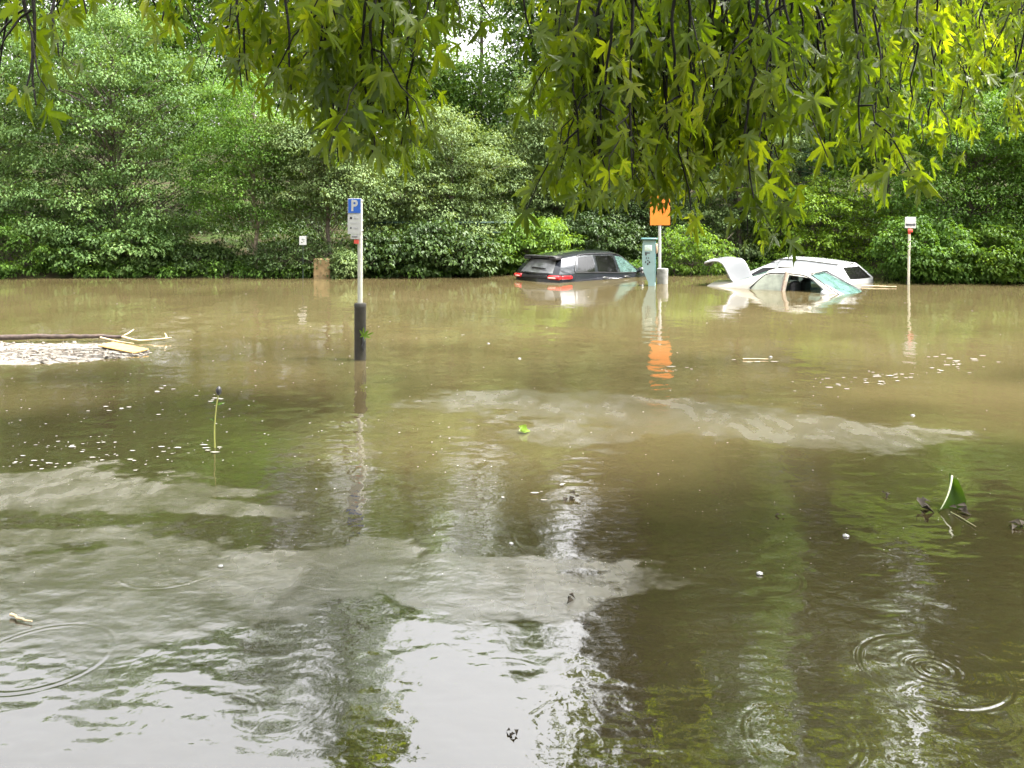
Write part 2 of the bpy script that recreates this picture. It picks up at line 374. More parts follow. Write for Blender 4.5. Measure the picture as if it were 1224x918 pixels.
gm = nd.new('ShaderNodeMath'); gm.operation = 'MULTIPLY'; gm.use_clamp = True; lk.new(fm.outputs[0], gm.inputs[0]); lk.new(gr.outputs[0], gm.inputs[1]); lk.new(gm.outputs[0], mx.inputs[0])
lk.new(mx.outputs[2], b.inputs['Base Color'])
mr = nd.new('ShaderNodeMapRange'); mr.inputs[3].default_value = .03; mr.inputs[4].default_value = .30; lk.new(at.outputs['Fac'], mr.inputs[0]); lk.new(mr.outputs[0], b.inputs['Roughness'])
n2 = noise(7, (1, .8, 1), 3, .5); n3 = noise(32, (1, 1, 1), 2, .5)
b1 = nd.new('ShaderNodeBump'); b1.inputs['Strength'].default_value = .35; b1.inputs['Distance'].default_value = .006; lk.new(n2.outputs['Fac'], b1.inputs['Height'])
b2 = nd.new('ShaderNodeBump'); b2.inputs['Distance'].default_value = .002; lk.new(n3.outputs['Fac'], b2.inputs['Height']); lk.new(b1.outputs['Normal'], b2.inputs['Normal'])
ms = nd.new('ShaderNodeMapRange'); ms.inputs[3].default_value = .12; ms.inputs[4].default_value = .7; lk.new(at.outputs['Fac'], ms.inputs[0]); lk.new(ms.outputs[0], b2.inputs['Strength'])
lk.new(b2.outputs['Normal'], b.inputs['Normal']); lk.new(b.outputs[0], out.inputs[0])
wo = tag(a.build('water', m), kind='structure')
at_ = wo.data.attributes.new('film', 'FLOAT', 'POINT'); at_.data.foreach_set('value', film.ravel().astype(np.float32))
# shade of the overhanging crown put into the water colour: darker near, paler far
shade_fade = sstep(6.5, 12.5, YY + 5 * fbm(XX * .22, YY * .3, 101, 5))
at_ = wo.data.attributes.new('shade_fade', 'FLOAT', 'POINT'); at_.data.foreach_set('value', shade_fade.ravel().astype(np.float32))
# ------------------------------------------------------------------ trees and shrubs on the far bank, left to right
def gz(D): return .15
def T(name, label, px, D, ells, mat, **k):
    ell = [Eoff(px, *e[:1], D, *e[1:4], **(e[4] if len(e) > 4 else {})) for e in ells]
    return tree(name, label, k.pop('cat', 'tree'), (PX(px, D), D, 0), ell, mat, **k)
# each: ellipsoids as (px, top row, bottom row, half width px)
T('maple_tree', 'grey-green maple at the far left edge with the lowest, roundest crown', -10, 27.2, [(0, 95, 310, 95), (-90, 40, 300, 90)], L_GREY, nclump=96, crad=0.59, nleaf=274, lsize=0.088, trunk_r=.16, seed=1)
T('maple_tree', 'biggest grey-green maple, its broad crown filling the left bank above the weeds', 140, 27.6, [(130, 15, 230, 120), (70, 95, 275, 70), (205, 120, 290, 75), (140, 60, 180, 130), (90, 190, 325, 100, dict(dy=-.5)), (190, 190, 285, 80, dict(dy=-.5))], L_GREY, nclump=235, crad=0.61, nleaf=303, lsize=0.088, trunk_r=.2, seed=2)
T('broadleaf_tree', 'slender mid-green tree with bare pale trunk at the water left of the ivy hedge', 306, 26.1, [(300, 95, 225, 62), (285, 150, 282, 58), (320, 200, 275, 40)], L_MID, nclump=96, crad=0.50, nleaf=244, lsize=0.070, trunk_r=.075, bark=BARKP, seed=3)
T('sycamore_tree', 'pale sycamore behind the ivy hedge with a thin trunk rising beside the tan block', 393, 26.2, [(385, 125, 230, 62), (360, 165, 262, 48), (425, 180, 268, 45)], L_SILV, nclump=100, crad=0.50, nleaf=259, lsize=0.081, trunk_r=.08, seed=4, lean=(-.1, 0))
T('sycamore_tree', 'broad silvery sycamore with domed sprays behind the laurel hedge', 540, 27.8, [(520, 132, 240, 55), (575, 165, 270, 48), (500, 190, 290, 62), (560, 230, 318, 60)], L_SILV, nclump=120, crad=0.54, nleaf=303, lsize=0.085, trunk_r=.12, seed=5)
T('sycamore_tree', 'tall narrow silvery sycamore rising behind the dark car', 665, 29.4, [(660, 100, 190, 45), (640, 150, 270, 50), (690, 170, 290, 55)], L_SILV, nclump=104, crad=0.57, nleaf=289, lsize=0.088, trunk_r=.12, seed=6)
T('broadleaf_tree', 'dark leafy tree directly behind the parking ticket machine', 765, 29.6, [(760, 150, 260, 60), (735, 200, 325, 55), (800, 215, 325, 50)], L_DARK, nclump=112, crad=0.57, nleaf=274, lsize=0.085, trunk_r=.1, seed=7)
T('ash_tree', 'pale loose tree with sprigs of light leaves behind the open car boot', 880, 28.4, [(875, 175, 330, 45), (905, 120, 250, 50)], L_SILV, nclump=72, crad=0.50, nleaf=217, lsize=0.085, trunk_r=.09, seed=8, flat=.45)
T('broadleaf_tree', 'green tree with dark hollows on the right bank behind the white post sign', 1150, 25.2, [(1140, 185, 335, 75), (1215, 150, 335, 70), (1170, 110, 230, 80)], L_MID, nclump=152, crad=0.54, nleaf=274, lsize=0.085, trunk_r=.14, seed=9)
T('broadleaf_tree', 'light green tree above the yellow-green bush, seen through the hanging maple twigs', 1070, 27.8, [(1075, 20, 180, 75), (1040, 110, 230, 60)], L_BRIGHT, nclump=112, crad=0.57, nleaf=274, lsize=0.088, trunk_r=.13, seed=10)
T('broadleaf_tree', 'mid-green tree past the right edge of the picture, overhanging the flooded bank', 1320, 24.6, [(1310, 20, 330, 110)], L_MID, nclump=104, crad=0.59, nleaf=232, lsize=0.091, trunk_r=.14, seed=11)

def S(name, label, px, D, ells, mat, cat='shrub', **k):
    kw = dict(nclump=60, crad=.3, nleaf=105, lsize=.075, trunk_r=.035, stems=3, crownname='foliage', trunkname='stem', flat=.75); kw.update(k)
    return T(name, label, px, D, ells, mat, cat=cat, **kw)
S('leafy_shrub', 'low dark green shrub in the lower left corner of the bank under the grey-green maple', 20, 25.9, [(20, 262, 332, 62), (-60, 240, 332, 55)], L_MID, nclump=85, seed=20)
S('leafy_shrub', 'large-leaved green shrub leaning over the water, first to the right of the left corner shrub', 120, 26.0, [(110, 275, 332, 50), (165, 268, 330, 50)], L_GREY, nclump=90, lsize=.11, seed=21)
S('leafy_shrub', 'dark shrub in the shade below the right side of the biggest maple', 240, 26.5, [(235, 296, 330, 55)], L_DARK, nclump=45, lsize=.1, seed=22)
S('ivy_hedge', 'dark ivy-clad hedge with small leaves below the small white notice', 350, 25.75, [(335, 292, 333, 38), (385, 295, 333, 30), (362, 290, 333, 40)], L_DARK, cat='hedge', nclump=110, crad=.22, nleaf=85, lsize=.06, seed=23, flat=.9)
S('leafy_shrub', 'low dull green shrub overgrowing the tan block beside the parking sign pole', 412, 25.3, [(415, 303, 333, 20), (399, 322, 333, 7)], L_SILV, nclump=34, crad=.24, lsize=.08, seed=24)
S('laurel_hedge', 'dark glossy laurel hedge on the bank right of the parking sign pole', 505, 26.0, [(465, 278, 333, 40), (515, 268, 333, 45), (565, 282, 333, 35)], L_DARK, cat='hedge', nclump=150, crad=.30, nleaf=70, lsize=.12, seed=25)
S('leafy_shrub', 'bright fresh green shrub beside the rear end of the dark car', 632, 27.2, [(640, 262, 325, 48), (600, 285, 330, 36)], L_BRIGHT, nclump=95, lsize=.095, seed=26)
S('leafy_shrub', 'dark green shrub showing above the roof of the dark car', 715, 28.2, [(715, 250, 325, 55)], L_DARK, nclump=70, lsize=.1, seed=27)
S('twiggy_shrub', 'scrubby green shrub with bare twigs between the ticket machine and the open car boot', 826, 26.6, [(822, 270, 332, 34), (850, 285, 333, 22)], L_BRIGHT, nclump=62, crad=.26, nleaf=60, lsize=.085, seed=28)
S('leafy_shrub', 'rounded yellow-green bush rising behind the two white cars', 1005, 27.4, [(985, 215, 332, 62), (1040, 232, 332, 55), (960, 250, 332, 45)], L_YELL, nclump=170, crad=.36, nleaf=95, lsize=.09, seed=29, stems=5)
S('leafy_shrub', 'mid-green shrub overhanging the water at the foot of the white post sign', 1105, 23.9, [(1105, 262, 338, 52)], L_MID, nclump=80, lsize=.1, seed=30)
S('leafy_shrub', 'fresh green shrub trailing in the water at the right edge of the picture', 1205, 23.8, [(1200, 270, 340, 60)], L_BRIGHT, nclump=80, lsize=.1, seed=31)

# spruce: whorls of drooping branches
def spruce(label, px, D, top, bot, hw, seed):
    r = np.random.default_rng(seed); root = thing('spruce_tree', label, 'tree', (PX(px, D), D, 0))
    zt, zb = PZ(top, D), PZ(bot, D); w = Acc(); lv = Acc()
    w.tube([(0, 0, -.3), (0, 0, zb), (0, 0, zt)], [.16, .13, .02], 8)
    n = 26
    for k in range(n):
        z = zb + (zt - zb) * k / n; L = hw * D / F * (1 - (k / n)) ** .8 + .1
        for q in range(7):
            an = q * 2 * math.pi / 7 + k * .7 + r.normal() * .2; l = L * (.8 + .35 * r.random())
            u = np.linspace(0, 1, 6); d = np.array([math.cos(an), math.sin(an), 0])
            P = d * (u * l)[:, None] + np.array([0, 0, 1]) * (z - .32 * l * u ** 1.5 + .12 * l * u ** 4)[:, None]
            w.tube(P, np.linspace(.022, .006, 6), 4, cap=False)
            m = int(40 * l) + 8; uu = r.random(m) ** .8; B = np.stack([np.interp(uu, u, P[:, i]) for i in range(3)], 1)
            side = np.cross(d, [0, 0, 1]) * r.choice([-1, 1], m)[:, None]
            Dv = d * .5 + side * (.5 + r.random((m, 1))) + np.array([0, 0, -.55]) + r.normal(size=(m, 3)) * .2
            leaves(lv, B, unit(np.array([0, 0, 1.]) + r.normal(size=(m, 3)) * .4), Dv, .10 + .22 * r.random(m) * (1 - uu * .4), .22, .1)
    w.build('trunk', BARK, root); lv.build('crown', L_CON, root)
spruce('blue-green spruce with drooping tiers behind the yellow-green bush', 955, 30.5, 60, 270, 62, 40)
spruce('dark spruce standing deeper in the wood, left of the blue-green one', 880, 37, -70, 230, 60, 41)

# wood behind: each its own tree
bt = []
def BT(label, px, D, top, bot, hw, mat, seed, nclump=165):
    ell = [Eoff(px, px, D, top - (95 if top < 0 else 0), (top + bot) / 2 + 15, hw * .75), Eoff(px, px - hw * .35, D, top + 50, bot, hw * .8), Eoff(px, px + hw * .4, D, top + 40, bot - 15, hw * .75)]
    return tree('woodland_tree', label, 'tree', (PX(px, D), D, .3), ell, mat, nclump, .72 if nclump < 200 else .92, 105 if nclump < 200 else 170, .15 if nclump < 200 else .17, trunk_r=.16, seed=seed, group='trees of the wood behind the bank', lean=(0, 0))
BT('tall pale green tree of the wood in the top left corner of the photo', 20, 33, -60, 200, 95, L_BACK, 60)
BT('tall dense tree of the wood rising behind the biggest left maple', 140, 34, -110, 190, 90, L_BACK, 61)
BT('light green tree of the wood between the biggest maple and the slender pale-trunked tree', 235, 32, -60, 200, 75, L_MID, 62)
BT('tree of the wood straight above the slender pale-trunked tree', 320, 34, -150, 220, 60, L_BACK, 63)
BT('tall tree of the wood right above the parking sign', 415, 33, -280, 230, 48, L_BACK, 64, 150)
BT('bright green tree of the wood left of the open gap of sky', 490, 35, -15, 230, 44, L_BRIGHT, 65)
BT('lower tree of the wood beneath the open gap of sky', 566, 36, 88, 270, 62, L_MID, 66)
BT('tall light tree of the wood between the two gaps of sky', 632, 34, -60, 250, 38, L_BACK, 67)
BT('lower tree of the wood beneath the smaller gap of sky', 695, 35, 62, 260, 50, L_BACK, 68)
BT('tall dark tree of the wood above the dark car, half hidden by hanging maple leaves', 770, 35, -230, 260, 65, L_DARK, 69, 270)
BT('tall mid-green tree of the wood above the open car boot, behind the hanging maple leaves', 850, 33, -300, 250, 70, L_MID, 70, 270)
BT('tree of the wood behind the blue-green spruce', 985, 36, -290, 240, 75, L_BACK, 71, 270)
BT('pale tree of the wood above the light green tree and the white post sign', 1085, 35, -110, 230, 75, L_BRIGHT, 72)
BT('mid-green tree of the wood in the top right corner', 1185, 32, -260, 230, 75, L_MID, 73, 270)
BT('outermost tree of the wood past the right edge of the picture', 1300, 33, -260, 240, 95, L_BACK, 74, 270)
BT('outermost tree of the wood past the left edge of the picture', -100, 33, -70, 240, 95, L_BACK, 75)
# the rest of the wood, farther up the slope: reads as one mass through the gaps
BT('sparse crown of a far tree spreading above the open gap of sky', 572, 41, -40, 52, 50, L_BACK, 76, 60)
lv = Acc(); r = np.random.default_rng(90)
for k in range(260):
    px = r.uniform(-60, 1290); D = r.uniform(27.6, 30)
    clump(lv, r, np.array([PX(px, D), D, .2 + .13 * (D - 27) + r.random() * 1.5]), .5 * (.6 + .6 * r.random()), 80, .11, .9)
for k in range(330):                       # undergrowth on the slope between the trees
    px = r.uniform(-250, 1470); D = r.uniform(29.5, 41)
    clump(lv, r, np.array([PX(px, D), D, .3 + .13 * (D - 27) + r.random() * .9]), .75 * (.6 + .6 * r.random()), 70, .17, .9)
tag(lv.build('undergrowth', L_DARK), kind='stuff'); lv = Acc()
for k in range(620):
    px = r.uniform(-350, 1570); D = r.uniform(42, 52)
    tp = 30 + 50 * fbm(np.array([px * .012]), np.array([0.3]), 5)[0] - 130 * (abs(px - 612) > 130) + 25 * (535 < px < 605)
    py = r.uniform(tp, 300); c = np.array([PX(px, D), D, PZ(py, D)])
    clump(lv, r, c, 1.3 * (.7 + .6 * r.random()), 120, .26, .8)
tag(lv.build('far_wood', L_BACK), kind='stuff')

# unseen trees added behind and beside the viewer, only for the car windows to mirror
src = [o for o in COL.objects if o.name.startswith('woodland_tree') and o.get('category')]
for k, (x, y) in enumerate([(-17, -16), (-10, -20), (-3, -17), (5, -21), (12, -16), (19, -19), (27, -12), (-25, -10), (30, -2), (24, 18), (29, 24), (36, 20), (26, 10), (-26, 22)]):
    o = src[k % 6].copy(); COL.objects.link(o)
    for ch in src[k % 6].children:
        c = ch.copy(); COL.objects.link(c); c.parent = o
    o.location = (x, y, .4); o.rotation_euler = (0, 0, k * 1.3); o.scale = (1.15, 1.15, 1.0)
    o['label'] = 'unseen tree added behind or beside the viewer for the car windows to mirror'; o['group'] = 'unseen trees added around the viewer'
# weeds and low cover along the waterline
lv = Acc(); r = np.random.default_rng(91)
for k in range(760):
    x = r.uniform(-19, 19); y = shore(np.array([x]))[0] + r.random() ** 1.5 * 1.6 - .18
    hgt = (.05 + .42 * r.random() ** 1.6) * (1.25 if x < -7 else .9)
    clump(lv, r, np.array([x, y, hgt * .55]), .24 + .14 * r.random(), 46, .085, .9, .7)
tag(lv.build('ground_cover', L_MID), kind='stuff')
# ------------------------------------------------------------------ the silver maple that hangs into the picture from above
OUT = [(0, 1.0), (4.5, .77), (10, .78), (11, .52), (15, .44), (21, .19), (31, .46), (34, .68), (39, .64), (45, .88), (51, .64), (56, .58), (60, .36), (73, .16), (91, .36), (98, .36), (106, .53), (115, .33), (138, .17), (165, .07)]
half = [(math.radians(a_), r_) for a_, r_ in OUT]
ang = np.array([a_ for a_, _ in half] + [-a_ for a_, _ in half[:0:-1]]); rad_ = np.array([q for _, q in half] + [q for _, q in half[:0:-1]])
LX, LY = np.sin(ang) * rad_, np.cos(ang) * rad_
LX = np.concatenate([[0], LX]); LY = np.concatenate([[.06], LY]) + .05
NL = len(LX)
LT = np.array([[0, k + 1, (k + 1) % (NL - 1) + 1] for k in range(NL - 1)])
COARSE = np.array([0, 1, 6, 10, 14, 17, 20, 22, 25, 28, 32, 36]); COARSE = COARSE[COARSE < NL]
LTC = np.array([[0, k + 1, (k + 1) % (len(COARSE) - 1) + 1] for k in range(len(COARSE) - 1)])
def maple_leaves(acc, r, P, N, Dv, size, coarse=False):
    n = len(P)
    Dv = unit(Dv); N = unit(N - Dv * (N * Dv).sum(1, keepdims=True)); S = np.cross(Dv, N)
    lx, ly, T_ = (LX[COARSE], LY[COARSE], LTC) if coarse else (LX, LY, LT)
    wsc = (.6 + .36 * r.random(n))[:, None]
    x = lx[None] * wsc * (1 + .12 * r.normal(size=(n, 1))); y = np.repeat(ly[None], n, 0)
    fold = (.05 + 1.1 * r.random((n, 1)) ** 1.6); dr = (.1 + 1.1 * r.random((n, 1)) ** 1.5); tw = r.normal(size=(n, 1)) * .25
    z = np.abs(x) * fold - dr * y * y * .5 - .25 * x * x + tw * x * y
    V = P[:, None] + size[:, None, None] * (x[..., None] * S[:, None] + y[..., None] * Dv[:, None] + z[..., None] * N[:, None])
    k = len(lx)
    acc.add(V.reshape(-1, 3), (np.arange(n)[:, None, None] * k + T_[None]).reshape(-1, 3))
maple = thing('silver_maple', 'silver maple whose long leafy twigs hang into the picture from above', 'tree', (3.4, -2.6, 0))
MB = np.array([3.4, -2.6, 0.])
r = np.random.default_rng(100)
tw_ = Acc()
tp = np.array([[0, 0, -.2], [.02, 0, .6], [-.05, .05, 1.8], [-.1, .15, 3.0], [-.1, .3, 4.3], [0, .5, 6], [.1, .6, 8.5]])
tw_.tube(tp, [.42, .31, .27, .25, .2, .13, .04], 14); tw_.build('trunk', BARK, maple)
LIMBS = [(3, [-4.8, 5.8, 4.6]), (3, [-3.4, 6.6, 5.1]), (3, [-2.4, 7.0, 5.0]), (3, [-1.2, 7.4, 5.2]), (3, [-.2, 7.2, 5.2]), (3, [1.2, 7.8, 5.4]),
         (4, [-5.6, 13, 7.3]), (4, [-1.6, 14, 7.0]), (4, [1.2, 14.5, 7.2]), (4, [4.4, 13, 7.0]), (4, [-7.5, 8, 7.2]), (4, [3.2, 8.0, 5.8])]
limbs = []
for k, (ti, end) in enumerate(LIMBS):
    a0 = tp[ti]; e_ = np.array(end); q = np.linspace(0, 1, 14)[:, None]
    P = a0 * (1 - q) + e_ * q; P[:, 2] += (.9 if ti == 3 else 1.2) * np.sin(q[:, 0] * math.pi) ** 1
    P += r.normal(size=P.shape) * .06 * np.sin(q * math.pi)
    acc = Acc(); acc.tube(P, np.linspace(.11 if ti == 3 else .14, .018, 14), 8)
    limbs.append(dict(P=P + MB, wood=acc, leaf=Acc()))
def hang(xt, Dt, zt, xb, Db, zb, dens=1.0, start=.12, lsize=(.070, .118), coarse=False, far=False):
    """one pendulous twig: leaves a limb, arches over (xt, Dt, zt) and hangs to (xb, Db, zb); leaves in pairs"""
    top = np.array([xt, Dt, zt]); bot = np.array([xb, Db, zb])
    best = None
    for lm in limbs:
        d = np.linalg.norm((lm['P'] - (top + np.array([0, -.4, .5]))) * np.array([1, 1, .6]), axis=1)
        i_ = int(d.argmin())
        if best is None or d[i_] < best[0]: best = (d[i_], lm, i_)
    lm, i_ = best[1], best[2]; a0 = lm['P'][i_]
    q = np.linspace(0, 1, 8)[:, None]
    arch = a0 * (1 - q) + top * q; arch[:, 2] += .12 * np.sin(q[:, 0] * math.pi) * np.linalg.norm(top - a0)
    L = np.linalg.norm(bot - top); n = max(6, int(L / .07)); q = np.linspace(0, 1, n)[:, None]
    wig = np.cumsum(r.normal(size=(n, 3)) * .011, 0) * np.array([1, 1, .3]); wig -= q * wig[-1] * .6
    P = top * (1 - q) + bot * q + wig
    P = np.concatenate([arch[:-1], P]) - MB
    rad = np.concatenate([np.linspace(.013, .0085, 7), np.linspace(.008, .0028, n)])
    lm['wood'].tube(P, rad, 5, cap=False)
    H_ = P[7:]; seg = np.linalg.norm(np.diff(H_, axis=0), axis=1).sum()
    strands = [(H_, start)]
    for s in range(int(seg * 2.2 + r.random())):           # side shoots
        u0 = r.uniform(.1, .85); b0 = H_[int(u0 * (len(H_) - 1))]
        l = r.uniform(.15, .42); an = r.uniform(0, 2 * math.pi); d = np.array([math.cos(an), math.sin(an), 0])
        u = np.linspace(0, 1, 6)[:, None]
        Q = b0 + d * l * .62 * u + np.array([0, 0, -1]) * l * (.25 * u + .6 * u ** 2) + r.normal(size=(6, 3)) * .008
        lm['wood'].tube(Q, np.linspace(.0045, .002, 6), 4, cap=False); strands.append((Q, .15))
    for Q, st in strands:
        sl_ = np.linalg.norm(np.diff(Q, axis=0), axis=1).sum(); m_ = int(sl_ / .056 * dens) + 2
        uu = np.sort(st + (1 - st) * r.random(m_) ** .8)
        B = np.stack([np.interp(uu * (len(Q) - 1), np.arange(len(Q)), Q[:, i]) for i in range(3)], 1)
        az = r.uniform(0, 2 * math.pi, m_)[:, None]; o_ = np.concatenate([np.cos(az), np.sin(az), np.zeros((m_, 1))], 1)
        pl = r.uniform(.03, .09, (m_, 1)); tip = B + o_ * pl * .8 + np.array([0, 0, -.5]) * pl
        if not far:
            for b_, t_ in zip(B, tip): lm['wood'].tube([b_, (b_ + t_) / 2 + [0, 0, .008], t_], [.0013, .0011, .001], 3, cap=False)
        Dv = o_ * r.uniform(.08, .65, (m_, 1)) + np.array([0, 0, -1.]) + r.normal(size=(m_, 3)) * .22
        Nn = o_ * .8 + np.array([0, 0, .5]) + r.normal(size=(m_, 3)) * .65
        maple_leaves(lm['leaf'], r, tip, Nn, Dv, (lsize[0] + (lsize[1] - lsize[0]) * r.random(m_)) * np.where(r.random(m_) < .3, .65, 1.05), coarse)
# lower outline of the foliage in the photograph: column, row, how many twigs, distance
def hpx(xp, yb, D, yt=-75, drift=0, **k):
    Db = D + r.normal() * .08; yb += 16
    hang(PX(xp + drift, D), D, PZ(yt, D), PX(xp, Db), Db, PZ(yb, Db), **k)
SPR = [ # px0, px1, bottom row lo/hi, count, D lo/hi, density
 (-10, 12, 50, 80, 1, 2.7, 3.2, .5), (28, 44, 95, 110, 2, 2.7, 3.1, .22), (55, 75, 40, 70, 1, 2.7, 3.1, .5), (86, 104, 0, 12, 1, 2.8, 3.2, .7),
 (165, 205, -10, 15, 3, 2.6, 3.0, .8), (225, 290, -50, -25, 4, 2.8, 3.6, .8), (290, 345, 30, 95, 8, 2.9, 3.8, 1.1), (345, 392, 70, 125, 8, 2.9, 3.8, 1.1),
 (392, 440, 120, 182, 10, 2.9, 4.0, 1.25), (440, 490, 80, 182, 9, 2.9, 3.8, 1.2), (485, 575, -40, 10, 8, 2.9, 3.8, .9), (575, 620, -45, -10, 2, 3, 4, .7),
 (640, 668, 5, 40, 4, 3, 4, .9), (655, 720, 110, 225, 12, 3.0, 4.4, 1.1), (700, 760, 140, 215, 12, 3.0, 4.6, 1.2), (760, 850, 110, 205, 11, 3.0, 4.6, 1.2),
 (806, 840, 225, 252, 4, 3.2, 4.2, .9), (794, 804, 222, 232, 2, 3.4, 3.7, .9), (778, 786, 205, 214, 1, 3.4, 3.7, .9), (850, 900, 120, 225, 8, 3.0, 4.4, 1.15), (895, 935, 215, 268, 6, 3.0, 4.0, 1.1), (930, 985, 70, 140, 6, 3.0, 4.6, 1.2), (985, 1060, 70, 185, 10, 3.0, 5.0, 1.15),
 (1050, 1078, 190, 245, 4, 3.4, 4.6, .9), (1075, 1150, 50, 165, 12, 3.6, 6.0, .9), (1150, 1235, 30, 160, 14, 3.8, 6.5, .9), (1100, 1230, 120, 180, 6, 5, 7, .9)]
for (p0, p1, b0, b1, n_, d0, d1, de) in SPR:
    for k in range(max(1, round(n_ * .8))):
        xp = r.uniform(p0, p1)
        hpx(xp, r.uniform(b0, b1), r.uniform(d0, d1), drift=r.normal() * 14, dens=de * .82)
# boughs farther out over the water: behind the near twigs in the view, and mirrored in the water in front
for (p0, p1, b0, b1, n_, d0, d1) in [(690, 1010, -60, 20, 26, 9, 13), (1010, 1250, -40, 60, 18, 8, 12), (370, 480, -60, 10, 16, 9, 12.5), (660, 760, -110, -30, 8, 10, 14)]:
    for k in range(n_):
        D = r.uniform(d0, d1); xp = r.uniform(p0, p1)
        hpx(xp, r.uniform(b0, b1), D, yt=-160 - 60 * r.random(), dens=1.25, lsize=(.12, .18), coarse=True, far=True)
# the rest of the crown overhead, above the picture
for k in range(170):
    lm = limbs[r.integers(len(limbs))]; p = lm['P'][r.integers(3, 14)] + r.normal(size=3) * np.array([1.1, 1.1, .6]) + np.array([0, 0, 1.0])
    p[1] -= 1.2; zlim = H + (YH + 60) / F * max(p[1], 0) + 1.6
    p[2] = max(p[2], zlim); n_ = 85
    P = p - MB + r.normal(size=(n_, 3)) * np.array([.6, .6, .25])
    az = r.uniform(0, 2 * math.pi, n_)[:, None]; o_ = np.concatenate([np.cos(az), np.sin(az), np.zeros((n_, 1))], 1)
    maple_leaves(lm['leaf'], r, P, np.array([0, 0, 1.]) + r.normal(size=(n_, 3)) * .5, o_ + np.array([0, 0, -.6]), r.uniform(.13, .21, n_), True)
for lm in limbs:
    wo_ = lm['wood'].build('limb', TWIG, maple)
    if lm['leaf'].n: lm['leaf'].build('foliage', L_MAPLE, wo_, smooth=False)
# ------------------------------------------------------------------ cars standing in the flood
def catmull(C, sub):
    C = np.asarray(C, float); n = len(C)
    Pp = np.concatenate([2 * C[:1] - C[1:2], C, 2 * C[-1:] - C[-2:-1]])
    o = []
    for i in range(n - 1):
        p0, p1, p2, p3 = Pp[i:i + 4]
        m1 = .5 * (p2 - p0) * .7; m2 = .5 * (p3 - p1) * .7
        for k in range(sub):
            t = k / sub
            o.append((2 * t ** 3 - 3 * t * t + 1) * p1 + (t ** 3 - 2 * t * t + t) * m1 + (-2 * t ** 3 + 3 * t * t) * p2 + (t ** 3 - t * t) * m2)
    o.append(C[-1]); return np.array(o)
def car(root, st, M, sidewin, screens, rear_rows=None, sub=4, open_right=(), glass=None, head=.86, inner=None, sidelabel=None):
    """lofted shell. st rows: xb, zb, yb, xr, zr, yr, xc, zc (belt, roof edge, roof centre) rear to front"""
    ctl = []
    for (xb, zb, yb, xr, zr, yr, xc, zc) in st:
        p3 = np.array([xb, yb, zb]); p5 = np.array([xr, yr, zr]); p7 = np.array([xc, 0, zc]); up = zr - zb > .2
        p4 = p3 + (p5 - p3) * ((head if len(ctl) else max(head, .84)) if up else .5) + np.array([0, .018 if up else 0, 0])
        p6 = np.array([xr * .45 + xc * .55, yr * .62, zr + (zc - zr) * .72])
        ctl.append([[xb, yb * .96, .2], [xb, yb + .045, .60], [xb, yb + .028, zb - .10], p3, p4, p5, p6, p7])
    ctl = np.array(ctl)
    G = np.stack([catmull(ctl[:, j], sub) for j in range(8)], 1)
    G2 = []
    for row in G:                                # a few extra rows around the roof so that its edge is round
        rr = [row[0], row[1], row[2], row[3], row[3] * .5 + row[4] * .5 + np.array([0, .012, 0]), row[4], row[5], row[5] * .5 + row[6] * .5 + np.array([0, .005, .008]), row[6], row[7]]
        G2.append(rr)
    G = np.array(G2); ns, nv = G.shape[:2]
    FM = np.concatenate([G, G[:, -2::-1] * np.array([1, -1, 1])], 1); NV = FM.shape[1]; V = FM.reshape(-1, 3)
    parts = {}
    def put(key, f): parts.setdefault(key, []).append(f)
    for i in range(ns - 1):
        sp = i // sub
        for j in range(NV - 1):
            f = [i * NV + j + 1, (i + 1) * NV + j + 1, (i + 1) * NV + j, i * NV + j]
            jj = min(j, NV - 2 - j); right = j > NV // 2
            key = 'body'
            if jj in (3, 4):
                for w_i, w in enumerate(sidewin):
                    if sp in w: key = ('window', w_i, right)
            if jj in (6, 7, 8):
                for s_i, s in enumerate(screens):
                    if sp == s[1]: key = (s[0], 0, 0)
            put(key, f)
    # rear face
    capn = 9; base = len(V); rows = []
    for v in range(nv):
        a_, b_ = G[0, v], G[0, v] * np.array([1, -1, 1]); q = np.linspace(0, 1, capn)[:, None]
        P = a_ * (1 - q) + b_ * q; P[:, 0] -= .10 * (1 - (2 * q[:, 0] - 1) ** 2) ; rows.append(P)
    rows[-1][:, :] = G[0, -1]
    CV = np.array(rows).reshape(-1, 3)
    for v in range(nv - 1):
        for k in range(capn - 1):
            f = [base + v * capn + k + 1, base + (v + 1) * capn + k + 1, base + (v + 1) * capn + k, base + v * capn + k]
            put(('rear_window', 0, 0) if rear_rows and v in rear_rows and 1 <= k <= capn - 3 + 1 - 1 else 'body', f)
    VV = np.concatenate([V, CV])
    n0 = len(VV); VV = np.concatenate([VV, [[VV[(ns - 1) * NV][0] + .1, 0, .4]]])
    for j in range(NV - 1): put('front', [(ns - 1) * NV + j, n0, (ns - 1) * NV + j + 1])
    objs = []
    for key, fs in parts.items():
        if key == 'front': continue
        if isinstance(key, tuple) and key[0] == 'window' and (key[1], 'right' if key[2] else 'left') in open_right: continue
        fs = np.array(fs); u, inv = np.unique(fs, return_inverse=True)
        a = Acc(); a.add(VV[u], inv.reshape(fs.shape))
        if key == 'body':
            fr = np.array(parts['front']); a.add(VV, fr)
            o = a.build('body', M, root, 62)
        else:
            o = a.build(key[0], glass.get((key[0], key[1]), glass['all']), root, 62)
            if sidelabel and (key[0], key[1]) in sidelabel: o['label'] = sidelabel[(key[0], key[1])]
        objs.append(o)
    return G
BLACK = plain('black_plastic', (.012, .012, .013), .45, noise=.2)
REDL = plain('red_lamp', (.50, .015, .02), .12, noise=.1, coat=.8)
WHITE = plain('white_paint', (.36, .37, .38), .22, coat=.6, noise=.05, nscale=3)
